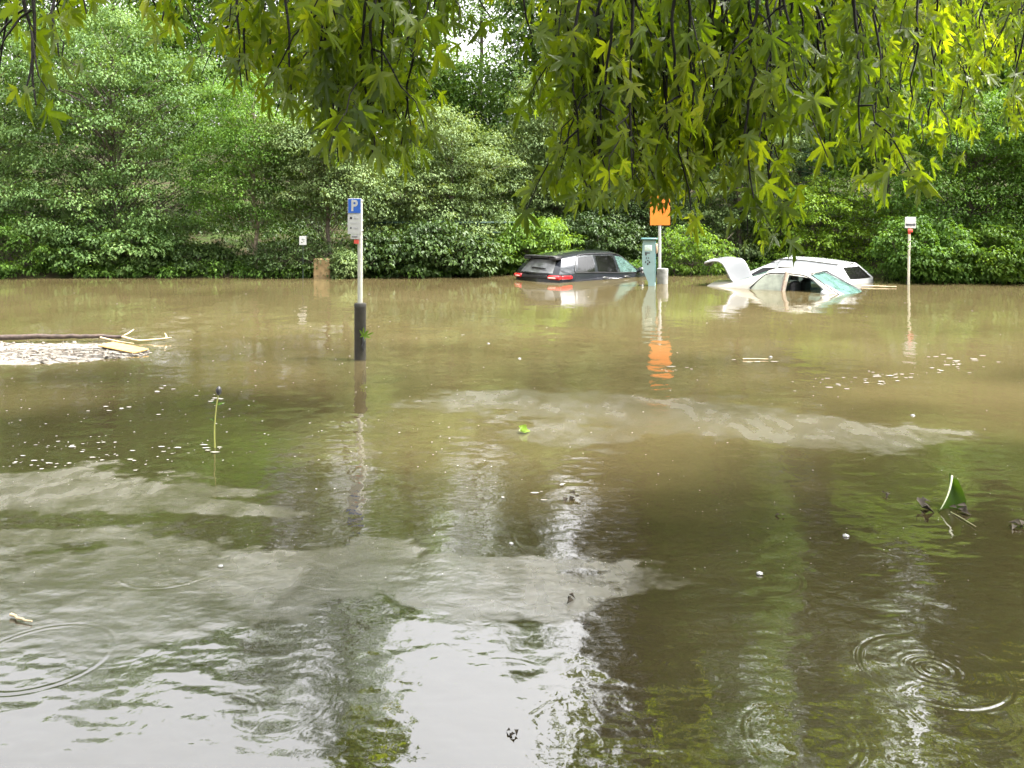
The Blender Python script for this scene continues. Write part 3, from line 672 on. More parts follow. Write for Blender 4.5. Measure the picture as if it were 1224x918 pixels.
WHITE2 = plain('white_paint_soiled', (.30, .285, .245), .35, coat=.3, noise=.20, nscale=2.5)
DARKP = plain('dark_blue_grey_paint', (.016, .018, .024), .25, metal=.35, coat=1.0, noise=.12, nscale=3)
LGREY = plain('light_grey_panel', (.07, .074, .08), .6, coat=.0, noise=.05, nscale=3)
CHROME = plain('bright_trim', (.6, .6, .6), .2, metal=1)
TYRE = plain('seat_cloth', (.02, .02, .022), .8)
G_DARK = glass_mat('tinted_glass', (.06, .075, .085), .08, (.05, .05, .05), .14)
G_REAR = glass_mat('rear_glass', (.10, .11, .12), .55, (.24, .245, .25), .2)
G_TEAL = glass_mat('teal_glass', (.40, .62, .56), .45, (.10, .17, .155), .10)
G_WIND = glass_mat('fogged_windscreen', (.25, .45, .40), .8, (.085, .155, .14), .12)
G_DEEP = glass_mat('black_glass', (.015, .018, .02), .3, (.02, .02, .02), .1)
G_PALE = glass_mat('fogged_glass', (.6, .75, .65), .85, (.24, .26, .21), .10)

def mirror(root, x, y, z, mat):
    a = Acc(); s = 1 if y > 0 else -1
    prof = [(0, .02), (.03, .085), (.10, .10), (.16, .085), (.19, .03)]
    a.tube([(x + .02 - .3 * (p - .1) ** 2, y + s * p, z) for p, q in prof], [q for p, q in prof], 12)
    V = a.V[-1]
    a.tube([(x, y - s * .10, z - .05), (x, y + s * .03, z - .03)], [.03, .03], 8)
    return a.build('side_mirror', mat, root, 50)
def handle(root, x, y, z, mat):
    a = Acc(); a.box((x, y, z), (.2, .035, .03), bev=.012); return a.build('door_handle', mat, root, 40)
def seat(root, x, y, zb):
    a = Acc(); a.box((x, y, zb + .15), (.14, .48, .62), bev=.05); o = a.build('seat', TYRE, root, 40)
    b_ = Acc(); b_.box((x - .03, y, zb + .58), (.1, .26, .18), bev=.04); b_.build('headrest', TYRE, o, 40)

# dark SUV, tail towards the left of the picture
TH = R(42)
suv = thing('dark_suv', 'dark blue-grey SUV flooded up to its red tail lamps, left of the ticket machine', 'car', (2.50, 25.75, -.89), (0, R(1.0), TH))
suv.scale = (1.04, 1.05, 1.02)
SUVS = [(-2.30, 1.08, .84, -1.98, 1.50, .60, -2.02, 1.56),
        (-1.62, 1.10, .88, -1.40, 1.575, .635, -1.45, 1.65),
        (-.92, 1.08, .90, -.84, 1.62, .655, -.85, 1.685), (-.80, 1.08, .90, -.74, 1.62, .655, -.75, 1.69),
        (.02, 1.05, .905, 0.0, 1.615, .65, 0, 1.69), (.15, 1.045, .905, .1, 1.60, .645, .1, 1.68),
        (1.02, 1.03, .90, .42, 1.53, .61, .5, 1.61),
        (1.16, 1.03, .895, 1.28, 1.07, .66, 1.36, 1.10), (1.75, 1.00, .885, 1.75, 1.04, .62, 1.80, 1.07), (2.2, .90, .83, 2.2, .94, .58, 2.3, .97), (2.4, .7, .74, 2.42, .74, .5, 2.5, .76)]
car(suv, SUVS, DARKP, [(1,), (3,), (5,)], [('windscreen', 6)], rear_rows=(3, 4), glass={'all': G_DARK, ('rear_window', 0): G_REAR, ('window', 2): G_TEAL}, sidelabel={('window', 2): 'pale teal front side window'})
for s in (1, -1):
    a = Acc(); a.box((-2.335, s * .70, .965), (.16, .40, .115), rz=-s * R(14), bev=.03)
    a.box((-2.06, s * .885, .965), (.40, .06, .10), rz=s * R(6), bev=.02); l = a.build('tail_lamp', REDL, suv, 40)
    a = Acc(); a.box((-2.43, s * .68, .955), (.03, .24, .035), rz=-s * R(14), bev=.01); a.build('lamp_reflector', plain('pale_reflector', (.8, .45, .42), .2), l)
    mirror(suv, .92, s * .93, 1.10, DARKP)
    for x in (-.55, .38): handle(suv, x, s * .945, .93, CHROME)
    a = Acc(); a.tube(catmull([(-1.72, s * .885, 1.13), (-1.42, s * .665, 1.55), (-.8, s * .685, 1.60), (0, s * .68, 1.595), (.42, s * .64, 1.525), (1.0, s * .905, 1.05)], 4), .012, 5); a.build('window_trim', BLACK, suv)
    a = Acc(); a.tube([(-1.72, s * .895, 1.10), (-.8, s * .915, 1.078), (.1, s * .918, 1.045), (1.02, s * .915, 1.028)], .011, 5); a.build('window_trim', BLACK, suv)
    a = Acc(); t_ = np.linspace(0, math.pi, 13); a.tube(np.stack([1.62 + .40 * np.cos(t_), np.full(13, s * .93), .42 + .42 * np.sin(t_)], 1), .035, 6); a.build('wheel_arch', BLACK, suv)
a = Acc(); a.box((-2.08, 0, 1.535), (.36, 1.16, .035), bev=.015)
for s in (1, -1): a.box((-2.12, s * .50, 1.48), (.24, .28, .085), bev=.02)
a.box((-2.17, 0, 1.50), (.10, .66, .05), bev=.01); a.build('roof_spoiler', BLACK, suv, 40)
a = Acc(); a.tube([(-2.33, .16, 1.22), (-2.345, -.34, 1.20)], .02, 6); a.box((-2.34, .16, 1.215), (.05, .07, .06), bev=.015); a.build('rear_wiper', BLACK, suv)
a = Acc(); a.box((-2.43, 0, .97), (.05, 1.0, .10), bev=.02); a.build('light_strip', BLACK, suv, 40)
a = Acc(); a.box((-2.435, .22, 1.075), (.02, .22, .035), bev=.005); a.build('badge', BLACK, suv)
for y in (.38, -.38): seat(suv, .0, y, .95); seat(suv, -.95, y, .95)
a = Acc(); a.box((0, 0, .5), (4.2, 1.5, .5)); a.build('cabin_floor', BLACK, suv)

# white saloon with its boot lid up, sunk to the windows
TH = R(-40)
sal = thing('white_saloon', 'white saloon sunk to its side windows with the boot lid standing open', 'car', (7.50, 21.55, -.95), (0, R(1.5), TH))
SALS = [(-2.35, .90, .74, -2.30, .97, .55, -2.28, 1.0), (-1.80, .93, .80, -1.62, 1.06, .62, -1.60, 1.10), (-1.15, .93, .83, -.78, 1.345, .565, -.82, 1.42),
        (-.30, .92, .84, -.28, 1.415, .585, -.28, 1.49), (-.16, .92, .84, -.15, 1.415, .585, -.15, 1.49), (.98, .90, .83, .36, 1.345, .56, .44, 1.43),
        (1.20, .91, .825, 1.32, .94, .62, 1.42, .97), (1.8, .86, .80, 1.8, .90, .58, 1.86, .92), (2.2, .72, .74, 2.2, .75, .5, 2.28, .77)]
car(sal, SALS, WHITE2, [(2,), (4,)], [('rear_window', 1), ('windscreen', 5)], glass={'all': G_TEAL, ('window', 0): G_PALE, ('windscreen', 0): G_WIND}, open_right=[(1, 'right')], sidelabel={('window', 0): 'fogged pale rear side window'})
for s in (1, -1):
    mirror(sal, .84, s * .86, .98, WHITE)
    a = Acc(); a.tube(catmull([(-1.10, s * .845, .95), (-.76, s * .60, 1.32), (-.25, s * .615, 1.375), (.30, s * .59, 1.335), (.96, s * .845, .93)], 4), .016, 5); a.build('window_trim', BLACK if s < 0 else CHROME, sal)
    a = Acc(); a.tube([(-.225, s * .855, .90), (-.215, s * .62, 1.40)], .05, 6); a.build('door_pillar', plain('muddy_pillar', (.20, .15, .11), .7, noise=.4, nscale=12), sal)
a = Acc(); a.tube([(1.22, .55, .955), (1.05, .1, 1.05)], .012, 5); a.build('windscreen_wiper', BLACK, sal)
a = Acc(); a.tube([(1.3, -.1, .965), (1.1, -.52, 1.03)], .012, 5); a.build('windscreen_wiper', BLACK, sal)
a = Acc(); t_ = np.linspace(0, 2 * math.pi, 25); a.tube(np.stack([.62 + .08 * np.sin(t_), .36 + .18 * np.cos(t_), 1.0 + .16 * np.sin(t_)], 1), .016, 6, cap=False); a.build('steering_wheel', BLACK, sal)
a = Acc(); a.tube(catmull([(1.24, .80, .93), (.40, .575, 1.385), (.47, .3, 1.43), (.50, 0, 1.445), (.47, -.3, 1.43), (.40, -.575, 1.385), (1.24, -.80, .93)], 4), .017, 5); a.build('windscreen_trim', BLACK, sal)
for y in (.36, -.36): seat(sal, -.1, y, .72)
a = Acc(); a.box((.0, 0, .5), (3.6, 1.4, .4)); a.build('cabin_floor', BLACK, sal)
# boot lid: curved panel hinged at the foot of the rear window, raised
nu, nv = 13, 9
u, v = np.meshgrid(np.linspace(-1, 1, nu), np.linspace(0, 1, nv))
prof = np.array([(-1.62, 1.06), (-1.74, 1.26), (-1.83, 1.45), (-1.94, 1.60), (-2.08, 1.67), (-2.26, 1.65), (-2.44, 1.58)])
pv = np.linspace(0, 1, len(prof)); px_ = np.interp(v, pv, prof[:, 0]); pz_ = np.interp(v, pv, prof[:, 1])
yw = (.62 + .05 * v) * u
Po = np.stack([px_, yw, pz_ - .07 * u ** 2 * (v > .1)], -1)
i, j = np.meshgrid(np.arange(nv - 1), np.arange(nu - 1), indexing='ij')
Q = np.stack([i * nu + j, i * nu + j + 1, (i + 1) * nu + j + 1, (i + 1) * nu + j], -1).reshape(-1, 4)
a = Acc(); a.add(Po.reshape(-1, 3), Q); off = np.array([-.035, 0, -.02]); a.add((Po + off).reshape(-1, 3), Q[:, ::-1])
lid = a.build('boot_lid', LGREY, sal, 50)
a = Acc(); bd = np.concatenate([Po[:, 0], Po[-1, 1:], Po[::-1, -1][1:], Po[0, ::-1][1:]]) + off * .5
a.tube(bd, .032, 6); a.build('lid_edge', WHITE, lid)
for s in (1, -1):
    a = Acc(); a.tube(catmull([(-1.66, s * .56, .98), (-1.74, s * .58, 1.10), (-1.86, s * .58, 1.18)], 4), .014, 5); a.build('lid_hinge', BLACK, lid)

# white hatchback half hidden behind the saloon, tail to the right
hat = thing('white_hatchback', 'white hatchback with dark rear window half hidden behind the sunken saloon', 'car', (8.4, 24.9, -.89), (0, R(-2), R(130)))
HATS = [(-1.98, 1.10, .78, -1.62, 1.46, .54, -1.66, 1.52), (-1.30, .98, .83, -1.15, 1.49, .57, -1.16, 1.55), (-.75, .95, .84, -.62, 1.51, .59, -.62, 1.57), (-.62, .95, .84, -.5, 1.51, .59, -.5, 1.57),
        (.16, .92, .845, .1, 1.49, .585, .1, 1.56), (.28, .92, .845, .2, 1.43, .58, .2, 1.49), (1.1, .90, .83, .45, 1.36, .55, .52, 1.43), (1.28, .92, .82, 1.38, .95, .6, 1.45, .98), (1.9, .78, .76, 1.9, .82, .55, 2, .84)]
car(hat, HATS, WHITE, [(1,), (3,), (5,)], [('windscreen', 6)], rear_rows=(3, 4), glass={'all': G_DEEP}, head=.62)
for s in (1, -1):
    mirror(hat, 1.0, s * .88, 1.0, WHITE)
    a = Acc(); a.box((-1.98, s * .64, .84), (.14, .20, .13), rz=-s * R(18), bev=.03); a.build('tail_lamp', REDL, hat, 40)
a = Acc(); a.tube(catmull([(-1.64, .54, 1.475), (-1.15, .575, 1.50), (-.5, .595, 1.52), (.1, .59, 1.50), (.45, .555, 1.37)], 4), .014, 5); a.build('roof_rail', plain('grey_rail', (.12, .12, .12), .5), hat)
a = Acc(); a.tube([(.2, 0, 1.5), (.12, 0, 1.60)], [.018, .008], 6); a.build('roof_aerial', WHITE, hat)
a = Acc(); a.box((0, 0, .5), (3.5, 1.4, .4)); a.build('cabin_floor', BLACK, hat)

# ------------------------------------------------------------------ signs, posts, ticket machine
STEEL = plain('galvanised_steel', (.36, .36, .32), .45, metal=.3, noise=.12, nscale=20)
BLUE = plain('sign_blue', (.012, .09, .42), .35, noise=.05)
SWHITE = plain('sign_white', (.42, .42, .42), .4, noise=.04)
SBLACK = plain('sign_black', (.02, .02, .022), .5)
SRED = plain('sign_red', (.55, .06, .04), .45)
ORANGE = plain('sign_orange', (.62, .17, .014), .45, noise=.06)
TEAL = plain('teal_enamel', (.20, .30, .305), .4, noise=.07, nscale=4)
TEALD = plain('teal_enamel_dark', (.045, .11, .115), .45, noise=.07, nscale=4)
RUB = plain('black_bollard', (.020, .018, .013), .75, noise=.45, nscale=10, bump=.3)
FONT = None
def text(s, size, loc, parent, mat, name='lettering', rz=0, bold=0.0):
    cu = bpy.data.curves.new(name, 'FONT'); cu.body = s; cu.size = size; cu.align_x = 'CENTER'; cu.align_y = 'CENTER'; cu.extrude = .001; cu.offset = bold
    t = bpy.data.objects.new(name + '_curve', cu); COL.objects.link(t)
    dg = bpy.context.evaluated_depsgraph_get(); me = bpy.data.meshes.new_from_object(t.evaluated_get(dg)); me.name = name
    bpy.data.objects.remove(t); bpy.data.curves.remove(cu)
    me.materials.clear(); me.materials.append(mat)
    o = bpy.data.objects.new(name, me); COL.objects.link(o); o.parent = parent; o.location = loc; o.rotation_euler = (R(90), 0, rz)
    return o
# parking sign on its post
D = DW(430); X0 = PX(430.5, D); u_ = D / F
ps = thing('parking_sign', 'blue and white parking sign on a thin pole rising out of a black bollard', 'sign', (X0, D, 0), (0, 0, R(-22)))
a = Acc(); a.tube([(0, 0, -.3), (0, 0, PZ(242, D))], .0345, 14); a.build('pole', STEEL, ps, 50)
a = Acc(); a.lathe([(.078, -.4), (.078, .70), (.082, .705), (.082, .745), (.074, .765), (.03, .77)], (0, 0, 0), 20); a.build('bollard', RUB, ps, 40)
zt = PZ(237, D); pw = .215
a = Acc(); a.box((-.055, -.052, zt - .105), (pw, .008, .21), bev=.003); fp = a.build('sign_plate', SWHITE, ps, 40)
a = Acc(); a.box((-.055, -.0585, zt - .105), (pw - .022, .004, .188), bev=.001); a.build('blue_field', BLUE, fp, 40)
text('P', .205, (-.055, -.062, zt - .106), fp, SWHITE, 'letter', bold=.006)
a = Acc(); a.box((-.055, -.052, zt - .35), (pw, .008, .27), bev=.003); lp = a.build('notice_plate', SWHITE, ps, 40)
for (x, z, w_, h_) in [(-.11, .265, .035, .03), (-.03, .262, .06, .008), (-.03, .275, .07, .008), (-.11, .40, .022, .024), (-.03, .395, .07, .007), (-.03, .41, .06, .007), (-.06, .33, .12, .005), (-.06, .345, .10, .005)]:
    a = Acc(); a.box((x, -.0575, zt - z), (w_, .003, h_)); a.build('printed_mark', SBLACK if h_ > .02 else plain('grey_print', (.35, .35, .36), .6), lp)
a = Acc(); a.box((-.04, -.052, zt - .52), (.15, .008, .065), bev=.003); sp_ = a.build('small_plate', SWHITE, ps, 40)
a = Acc(); a.box((-.05, -.0575, zt - .52), (.09, .003, .012)); a.build('printed_mark', SBLACK, sp_)
a = Acc(); a.box((-.03, -.05, zt - .585), (.07, .008, .055), bev=.002); a.build('red_sticker', SRED, ps, 40)
for z in (.05, .45):
    a = Acc(); a.lathe([(.038, 0), (.042, .004), (.042, .026), (.038, .03)], (0, 0, zt - z), 14); a.build('clamp', STEEL, ps)
# leaf caught on the bollard
a = Acc(); rr = np.random.default_rng(5)
maple_leaves(a, rr, np.array([[0, 0, 0.]]), np.array([[.1, -1, .3]]), np.array([[.55, -.1, .25]]), np.array([.14])); maple_leaves(a, rr, np.array([[-.02, 0, .0]]), np.array([[.3, -1, .1]]), np.array([[.1, -.1, .9]]), np.array([.13]))
tag(a.build('stuck_leaf', L_BRIGHT, smooth=False, loc=(PX(437, D), D - .085, PZ(401, D))), 'bright green leaf caught on the side of the black bollard', 'leaf')
a = Acc(); a.tube(catmull([(0, 0, .1), (.01, 0, .03), (-.005, 0, -.03), (.01, 0, -.09)], 4), [.004, .01, .018, .02, .022, .02, .022, .024, .022, .02, .018, .012, .005], 7)
tag(a.build('wet_debris', BLACK, loc=(PX(435.5, D), D - .083, PZ(411, D))), 'dark wet clump of debris hanging on the bollard below the green leaf', 'debris')

# ticket machine
D = 22.6; u_ = D / F; X0 = PX(777, D); m_ = thing('ticket_machine', 'teal parking ticket machine with flat roof standing in the water beside the dark car', 'ticket machine', (X0, D, 0), (0, 0, R(-14)))
wz = lambda y: PZ(y, D)
left = [(-.215, 287), (-.235, 296), (-.245, 306), (-.24, 317), (-.20, 324), (-.12, 331), (-.05, 337), (-.04, 352)]
outl = [(.17, wz(352)), (.17, wz(287))] + [(x, wz(y)) for x, y in left]
a = Acc(); fr_ = np.array([(x, -.14, z) for x, z in outl]); bk = fr_ + np.array([0, .30, 0]); n_ = len(outl)
a.add(np.concatenate([fr_, bk]), np.array([[k, (k + 1) % n_, n_ + (k + 1) % n_, n_ + k] for k in range(n_)])); a.poly(fr_[::-1]); a.poly(bk)
hs_ = a.build('housing', TEAL, m_, 30)
a = Acc(); a.box((.175, .01, (wz(287) + wz(337)) / 2), (.012, .27, wz(287) - wz(337)), bev=.003); a.build('side_panel', TEALD, hs_)
a = Acc(); a.box((-.02, -.02, wz(285.5)), (.52, .42, .05), bev=.015); a.build('machine_roof', TEALD, m_, 40)
for (x, z, w_, h_) in [(-.12, 303, .05, .09), (-.04, 302, .10, .03), (-.10, 308, .04, .03), (-.13, 313, .03, .05), (-.05, 311, .05, .03), (-.06, 315, .05, .06), (.0, 313, .04, .05), (-.03, 308, .03, .03)]:
    a = Acc(); a.box((x, -.143, wz(z)), (w_, .012, h_), bev=.003); a.build('button', SBLACK, m_)
a = Acc(); a.box((-.04, -.142, wz(296)), (.24, .008, .16), bev=.003); a.build('instruction_panel', plain('pale_panel', (.55, .66, .64), .4, noise=.15, nscale=25), m_)
a = Acc(); a.box((.21, .0, wz(297)), (.06, .12, .26), bev=.01); a.build('side_box', plain('tan_box', (.38, .25, .18), .6), m_)
m_.scale = (.82, 1, 1)
# white pole with the orange panel, and the bin at its foot
D = 23.5; X0 = PX(788.5, D)
op = thing('orange_sign', 'orange panel on a white pole beside the ticket machine, behind hanging maple leaves', 'sign', (X0, D, 0))
a = Acc(); a.tube([(0, 0, -.4), (0, 0, PZ(246, D))], .042, 12); a.build('pole', SWHITE, op, 50)
a = Acc(); a.box((0, -.055, PZ(251, D)), (.56, .012, .86), bev=.005); a.build('orange_panel', ORANGE, op, 40)
a = Acc(); a.box((0, -.02, PZ(262, D)), (.12, .06, .05), bev=.01); a.build('bracket', STEEL, op)
D = 23.2
a = thing('waste_bin', 'round grey waste bin with a dark rim at the foot of the white pole', 'bin', (PX(792, D), D, 0))
b_ = Acc(); b_.lathe([(.12, -.3), (.145, .0), (.155, PZ(321, D))], (0, 0, 0), 18); b_.build('bin_body', plain('weathered_grey', (.20, .20, .19), .7, noise=.3), a, 50)
b_ = Acc(); b_.lathe([(.15, PZ(321.5, D)), (.185, PZ(321, D)), (.185, PZ(318.5, D)), (.13, PZ(317.8, D)), (.02, PZ(317.8, D))], (0, 0, 0), 18); b_.build('rim', BLACK, a, 40)
# white sign at the right
D = DW(340); X0 = PX(1086, D)
rs = thing('white_sign', 'small white sign with a black bar on a thin pale post at the right bank', 'sign', (X0, D, 0), (0, R(.9), R(6)))
a = Acc(); a.tube([(0, 0, -.3), (0, 0, PZ(280, D))], .034, 10); a.build('post', plain('pale_post', (.55, .52, .42), .6), rs, 50)
a = Acc(); a.tube([(0, 0, PZ(280, D)), (0, 0, PZ(268, D))], .0345, 10); a.build('red_band', SRED, rs)
a = Acc(); a.box((0, -.045, PZ(266, D)), (.32, .01, .31), bev=.004); wp = a.build('sign_plate', SWHITE, rs, 40)
a = Acc(); a.box((0, -.052, PZ(268.5, D)), (.22, .004, .05), bev=.001); a.build('black_bar', SBLACK, wp)
for s in (1, -1):
    a = Acc(); a.poly([(s * .15, -.052, PZ(268.5, D)), (s * .10, -.052, PZ(268.5, D) + s * .045), (s * .10, -.052, PZ(268.5, D) - s * .045)]); a.build('arrow_head', SBLACK, wp)
a = Acc(); a.box((.0, -.047, PZ(275.8, D)), (.14, .008, .09), bev=.003); a.build('red_plate', SRED, rs)
# small notice at the ivy hedge
D = 25.1
sn = thing('small_notice', 'small white notice with grey print standing above the ivy hedge', 'sign', (PX(362, D), D, 0), (0, 0, R(5)))
a = Acc(); a.tube([(0, .02, -.4), (0, .02, PZ(283, D))], .018, 8); a.build('post', plain('dark_green_post', (.02, .035, .025), .6), sn)
a = Acc(); a.box((0, -.01, PZ(287.5, D)), (.21, .012, .27), bev=.004); np_ = a.build('notice_plate', SWHITE, sn, 40)
for (x, y, w_, h_) in [(.02, 286, .10, .05), (-.02, 289.5, .06, .04), (.04, 288.5, .05, .03)]:
    a = Acc(); a.box((x, -.0175, PZ(y, D)), (w_, .003, h_)); a.build('printed_mark', plain('grey_print', (.25, .26, .25), .6), np_)
# tan block by the hedge
D = 25.25
a = Acc(); a.box((0, 0, PZ(322, D)), (.50, .42, .66), bev=.03); a.V[-1][:, :2] *= 1 + .10 * rng.normal(size=(len(a.V[-1]), 1)) * .5; o = tag(a.build('stone_block', plain('tan_stone', (.24, .165, .08), .9, noise=.35, nscale=7, bump=.5), smooth=40, loc=(PX(385, D), D + .12, 0)), 'tan stone block at the water edge right of the ivy hedge', 'block')
# dark green rail fence behind the laurel hedge
D = 26.9; fe = thing('rail_fence', 'dark green rail fence half hidden behind the laurel hedge', 'fence', (PX(530, D), D, 0))
FG = plain('fence_green', (.025, .06, .045), .6)
for y in (266, 278): a = Acc(); a.box((0, 0, PZ(y, D)), (4.6, .05, .06), bev=.01); a.build('rail', FG, fe)
for x in (-2.2, -1.1, 0, 1.1, 2.2): a = Acc(); a.box((x, .05, .75), (.06, .05, 1.9), bev=.01); a.build('post', FG, fe)
# ------------------------------------------------------------------ things afloat
def at(px, py): D = DW(py); return PX(px, D), D
FOAM = plain('dirty_foam', (.125, .112, .095), .9, noise=.5, nscale=14, bump=.8)
FLECK = plain('foam_fleck', (.21, .20, .18), .6, noise=.05)
BUB = glass_mat('bubble_film', (.95, .96, .95), .35, (.5, .5, .49), .2)
# foam raft with the bough and the board caught in it
r = np.random.default_rng(200)
pxl = np.array([(-330, 424), (-200, 432), (-60, 436), (40, 436), (90, 434), (140, 429), (178, 425), (186, 421), (160, 416), (120, 411), (40, 411), (-60, 409), (-220, 411), (-320, 416)], float)
ring = []
for k in range(len(pxl)):
    a0, b0 = pxl[k], pxl[(k + 1) % len(pxl)]
    for q in np.linspace(0, 1, 12)[:-1]:
        x, y = at(*(a0 * (1 - q) + b0 * q)); ring.append((x + r.normal() * .025, y + r.normal() * .03))
ring = np.array(ring); cen = ring.mean(0)
lv_ = np.linspace(1, 0, 22)[:, None, None]; G = cen + (ring - cen)[None] * lv_
Zf = .004 + .016 * np.sqrt(np.clip(1 - lv_[..., 0] ** 6, 0, 1)) + .022 * (fbm(G[..., 0] * 9, G[..., 1] * 9, 7, 3)) * (1 - lv_[..., 0] ** 3)
Zf[0] = -.01; n_ = len(ring); nl = len(G)
i, j = np.meshgrid(np.arange(nl - 1), np.arange(n_), indexing='ij'); j2 = (j + 1) % n_
a = Acc(); a.add(np.concatenate([G, np.maximum(Zf, -.01)[..., None]], -1).reshape(-1, 3), np.stack([i * n_ + j, i * n_ + j2, (i + 1) * n_ + j2, (i + 1) * n_ + j], -1).reshape(-1, 4))
for k in range(160):                                  # froth bubbles and bits in the raft
    q = math.sqrt(r.random()) * .98; p = cen + (ring[r.integers(n_)] - cen) * q; s = r.uniform(.012, .035)
    a.lathe([(s, .0), (s * .9, s * .4), (s * .5, s * .75), (s * .05, s * .85)], (p[0], p[1], .012 + .015 * r.random()), 7)
fr = tag(a.build('foam_raft', FOAM), 'dirty white raft of foam floating at the left edge beneath the long bough', 'foam')
a = Acc()                                             # bits of bark, leaf and straw matted into the foam
for k in range(420):
    q = math.sqrt(r.random()) * .97; p = cen + (ring[r.integers(n_)] - cen) * q; an = r.normal() * .5; l = r.uniform(.02, .11); z = .022 + .012 * r.random()
    d = np.array([math.cos(an), math.sin(an), r.normal() * .06]) * l
    if k % 3: a.tube([np.array([p[0], p[1], z]), np.array([p[0], p[1], z + .004]) + d * .5, np.array([p[0], p[1], z]) + d], [.003, .004, .002], 4)
    else: leaves(a, np.array([[p[0], p[1], z]]), np.array([[.2, -.2, 1.]]), d[None], np.array([l * .7]), .5)
lt = a.build('litter', plain('matted_litter', (.045, .030, .018), .85, noise=.6, nscale=6), fr, smooth=False); lt['kind'] = 'stuff'
a = Acc(); a.box((0, 0, 0), (.86, .24, .022), bev=.006)
x, y = at(147, 420); o = tag(a.build('wooden_board', plain('yellow_wood', (.36, .22, .07), .7, noise=.25, nscale=9), smooth=40, loc=(x, y, .055)), 'flat yellow-orange board lying in the foam raft at the left', 'board'); o.rotation_euler = (R(5), R(2), R(-32))
BW = plain('wet_bough_bark', (.05, .033, .026), .55, noise=.5, nscale=16, bump=.5)
bo = thing('driftwood_bough', 'long dark floating bough with pale twig ends along the back of the foam raft', 'branch', (*at(20, 409), 0))
x0, y0 = at(20, 409)
def rel(px, py, z=.05): x, y = at(px, py); return (x - x0, y - y0, z)
a = Acc(); P = catmull([rel(-340, 416, .06), rel(-150, 412, .07), rel(0, 409.5, .08), rel(60, 408.5, .085), rel(110, 408, .08), rel(148, 407.5, .07)], 6)
a.tube(P + r.normal(size=P.shape) * .004, np.linspace(.055, .026, len(P)), 9); a.build('stem', BW, bo)
PT = plain('pale_peeled_twig', (.45, .35, .22), .6, noise=.25, nscale=14)
for pts in ([rel(146, 407.5, .07), rel(153, 407, .11), rel(160, 406, .16)], [rel(146, 408, .07), rel(165, 410, .04), rel(190, 409, .05), rel(205, 408, .06)], [rel(198, 408.5, .05), rel(199, 408, .08), rel(197, 407.5, .12)], [rel(120, 409, .07), rel(140, 411, .04), rel(160, 413, .03)]):
    a = Acc(); a.tube(catmull(pts, 4), np.linspace(.016, .006, len(catmull(pts, 4))), 6); a.build('twig', PT, bo)
# plant stem with a black seed head
x, y = at(257, 535); st_ = thing('flower_stem', 'thin yellow-green stem with a black seed head standing out of the water', 'plant', (x, y, 0))
zt = PZ(472, y); a = Acc(); a.tube(catmull([(0, 0, -.1), (-.004, 0, zt * .4), (.012, 0, zt * .8), (.03, 0, zt)], 5), .006, 7); a.build('stem', plain('stem_green', (.20, .21, .05), .5), st_)
a = Acc(); a.lathe([(.003, -.005), (.017, .008), (.024, .03), (.022, .05), (.012, .068), (.002, .073)], (.032, 0, zt), 10); a.build('seed_head', BLACK, st_)
a = Acc(); rr = np.random.default_rng(3); P_ = np.array([(.012, 0, zt * .80), (.012, 0, zt * .84), (.0, 0, zt * .5)])
leaves(a, P_, np.array([[.2, -.8, .5], [-.2, -.8, .5], [.3, -.7, .6]]), np.array([[.7, 0, .4], [-.8, 0, .25], [-.6, -.2, .6]]), np.array([.075, .07, .06]), .35); a.build('leaflet', L_FLOAT, st_, smooth=False)
# curled leaf standing in the water at the right
x, y = at(1134, 611); nu, nv = 11, 9
u, v = np.meshgrid(np.linspace(0, 1, nu), np.linspace(0, 1, nv))
xl = -.10 + .19 * v; xr = .135 + .03 * np.sin(v * math.pi) - .045 * v
X_ = .85 * (xl * (1 - u) + xr * u); Z_ = .85 * ( .27 * v - .02 - .05 * u * v * (1 - v) + .03 * np.sin(u * 6) * v * .4); Y_ = .10 * v * v + .05 * np.sin(u * math.pi) - .05 * u * v
i, j = np.meshgrid(np.arange(nv - 1), np.arange(nu - 1), indexing='ij'); Q = np.stack([i * nu + j, i * nu + j + 1, (i + 1) * nu + j + 1, (i + 1) * nu + j], -1).reshape(-1, 4)
le = thing('floating_leaf', 'large green leaf curled upright in the water at the right, with pale rolled edge', 'leaf', (x, y, 0), (0, R(8), R(12)))
a = Acc(); a.add(np.stack([X_, Y_, Z_], -1).reshape(-1, 3), Q); a.build('blade', L_FLOAT, le)
a = Acc(); a.tube(np.stack([X_[:, 0], Y_[:, 0] - .004, Z_[:, 0]], 1)[1:], np.linspace(.003, .008, nv - 1), 6); a.build('rolled_edge', plain('pale_leaf_edge', (.28, .30, .20), .5), le)
a = Acc(); a.tube([(.0, -.02, .0), (-.02, -.12, .006), (-.05, -.30, .004)], [.004, .003, .002], 5); a.build('leaf_stalk', plain('pale_stalk', (.20, .21, .11), .5), le)
x, y = at(628, 518); a = Acc(); leaves(a, np.array([[-.06, 0, .012], [.02, .0, .02]]), np.array([[.2, -.6, .8], [-.1, -.8, .6]]), np.array([[1, .2, .2], [-.8, .1, .5]]), np.array([.12, .10]), .7)
tag(a.build('floating_leaf', leaf_mat('lime_leaf', [(.10, .16, .018), (.12, .19, .022), (.14, .21, .03)], .3, .35), smooth=False, loc=(x, y, .01)), 'small yellow-green leaf floating alone in the middle of the water', 'leaf')
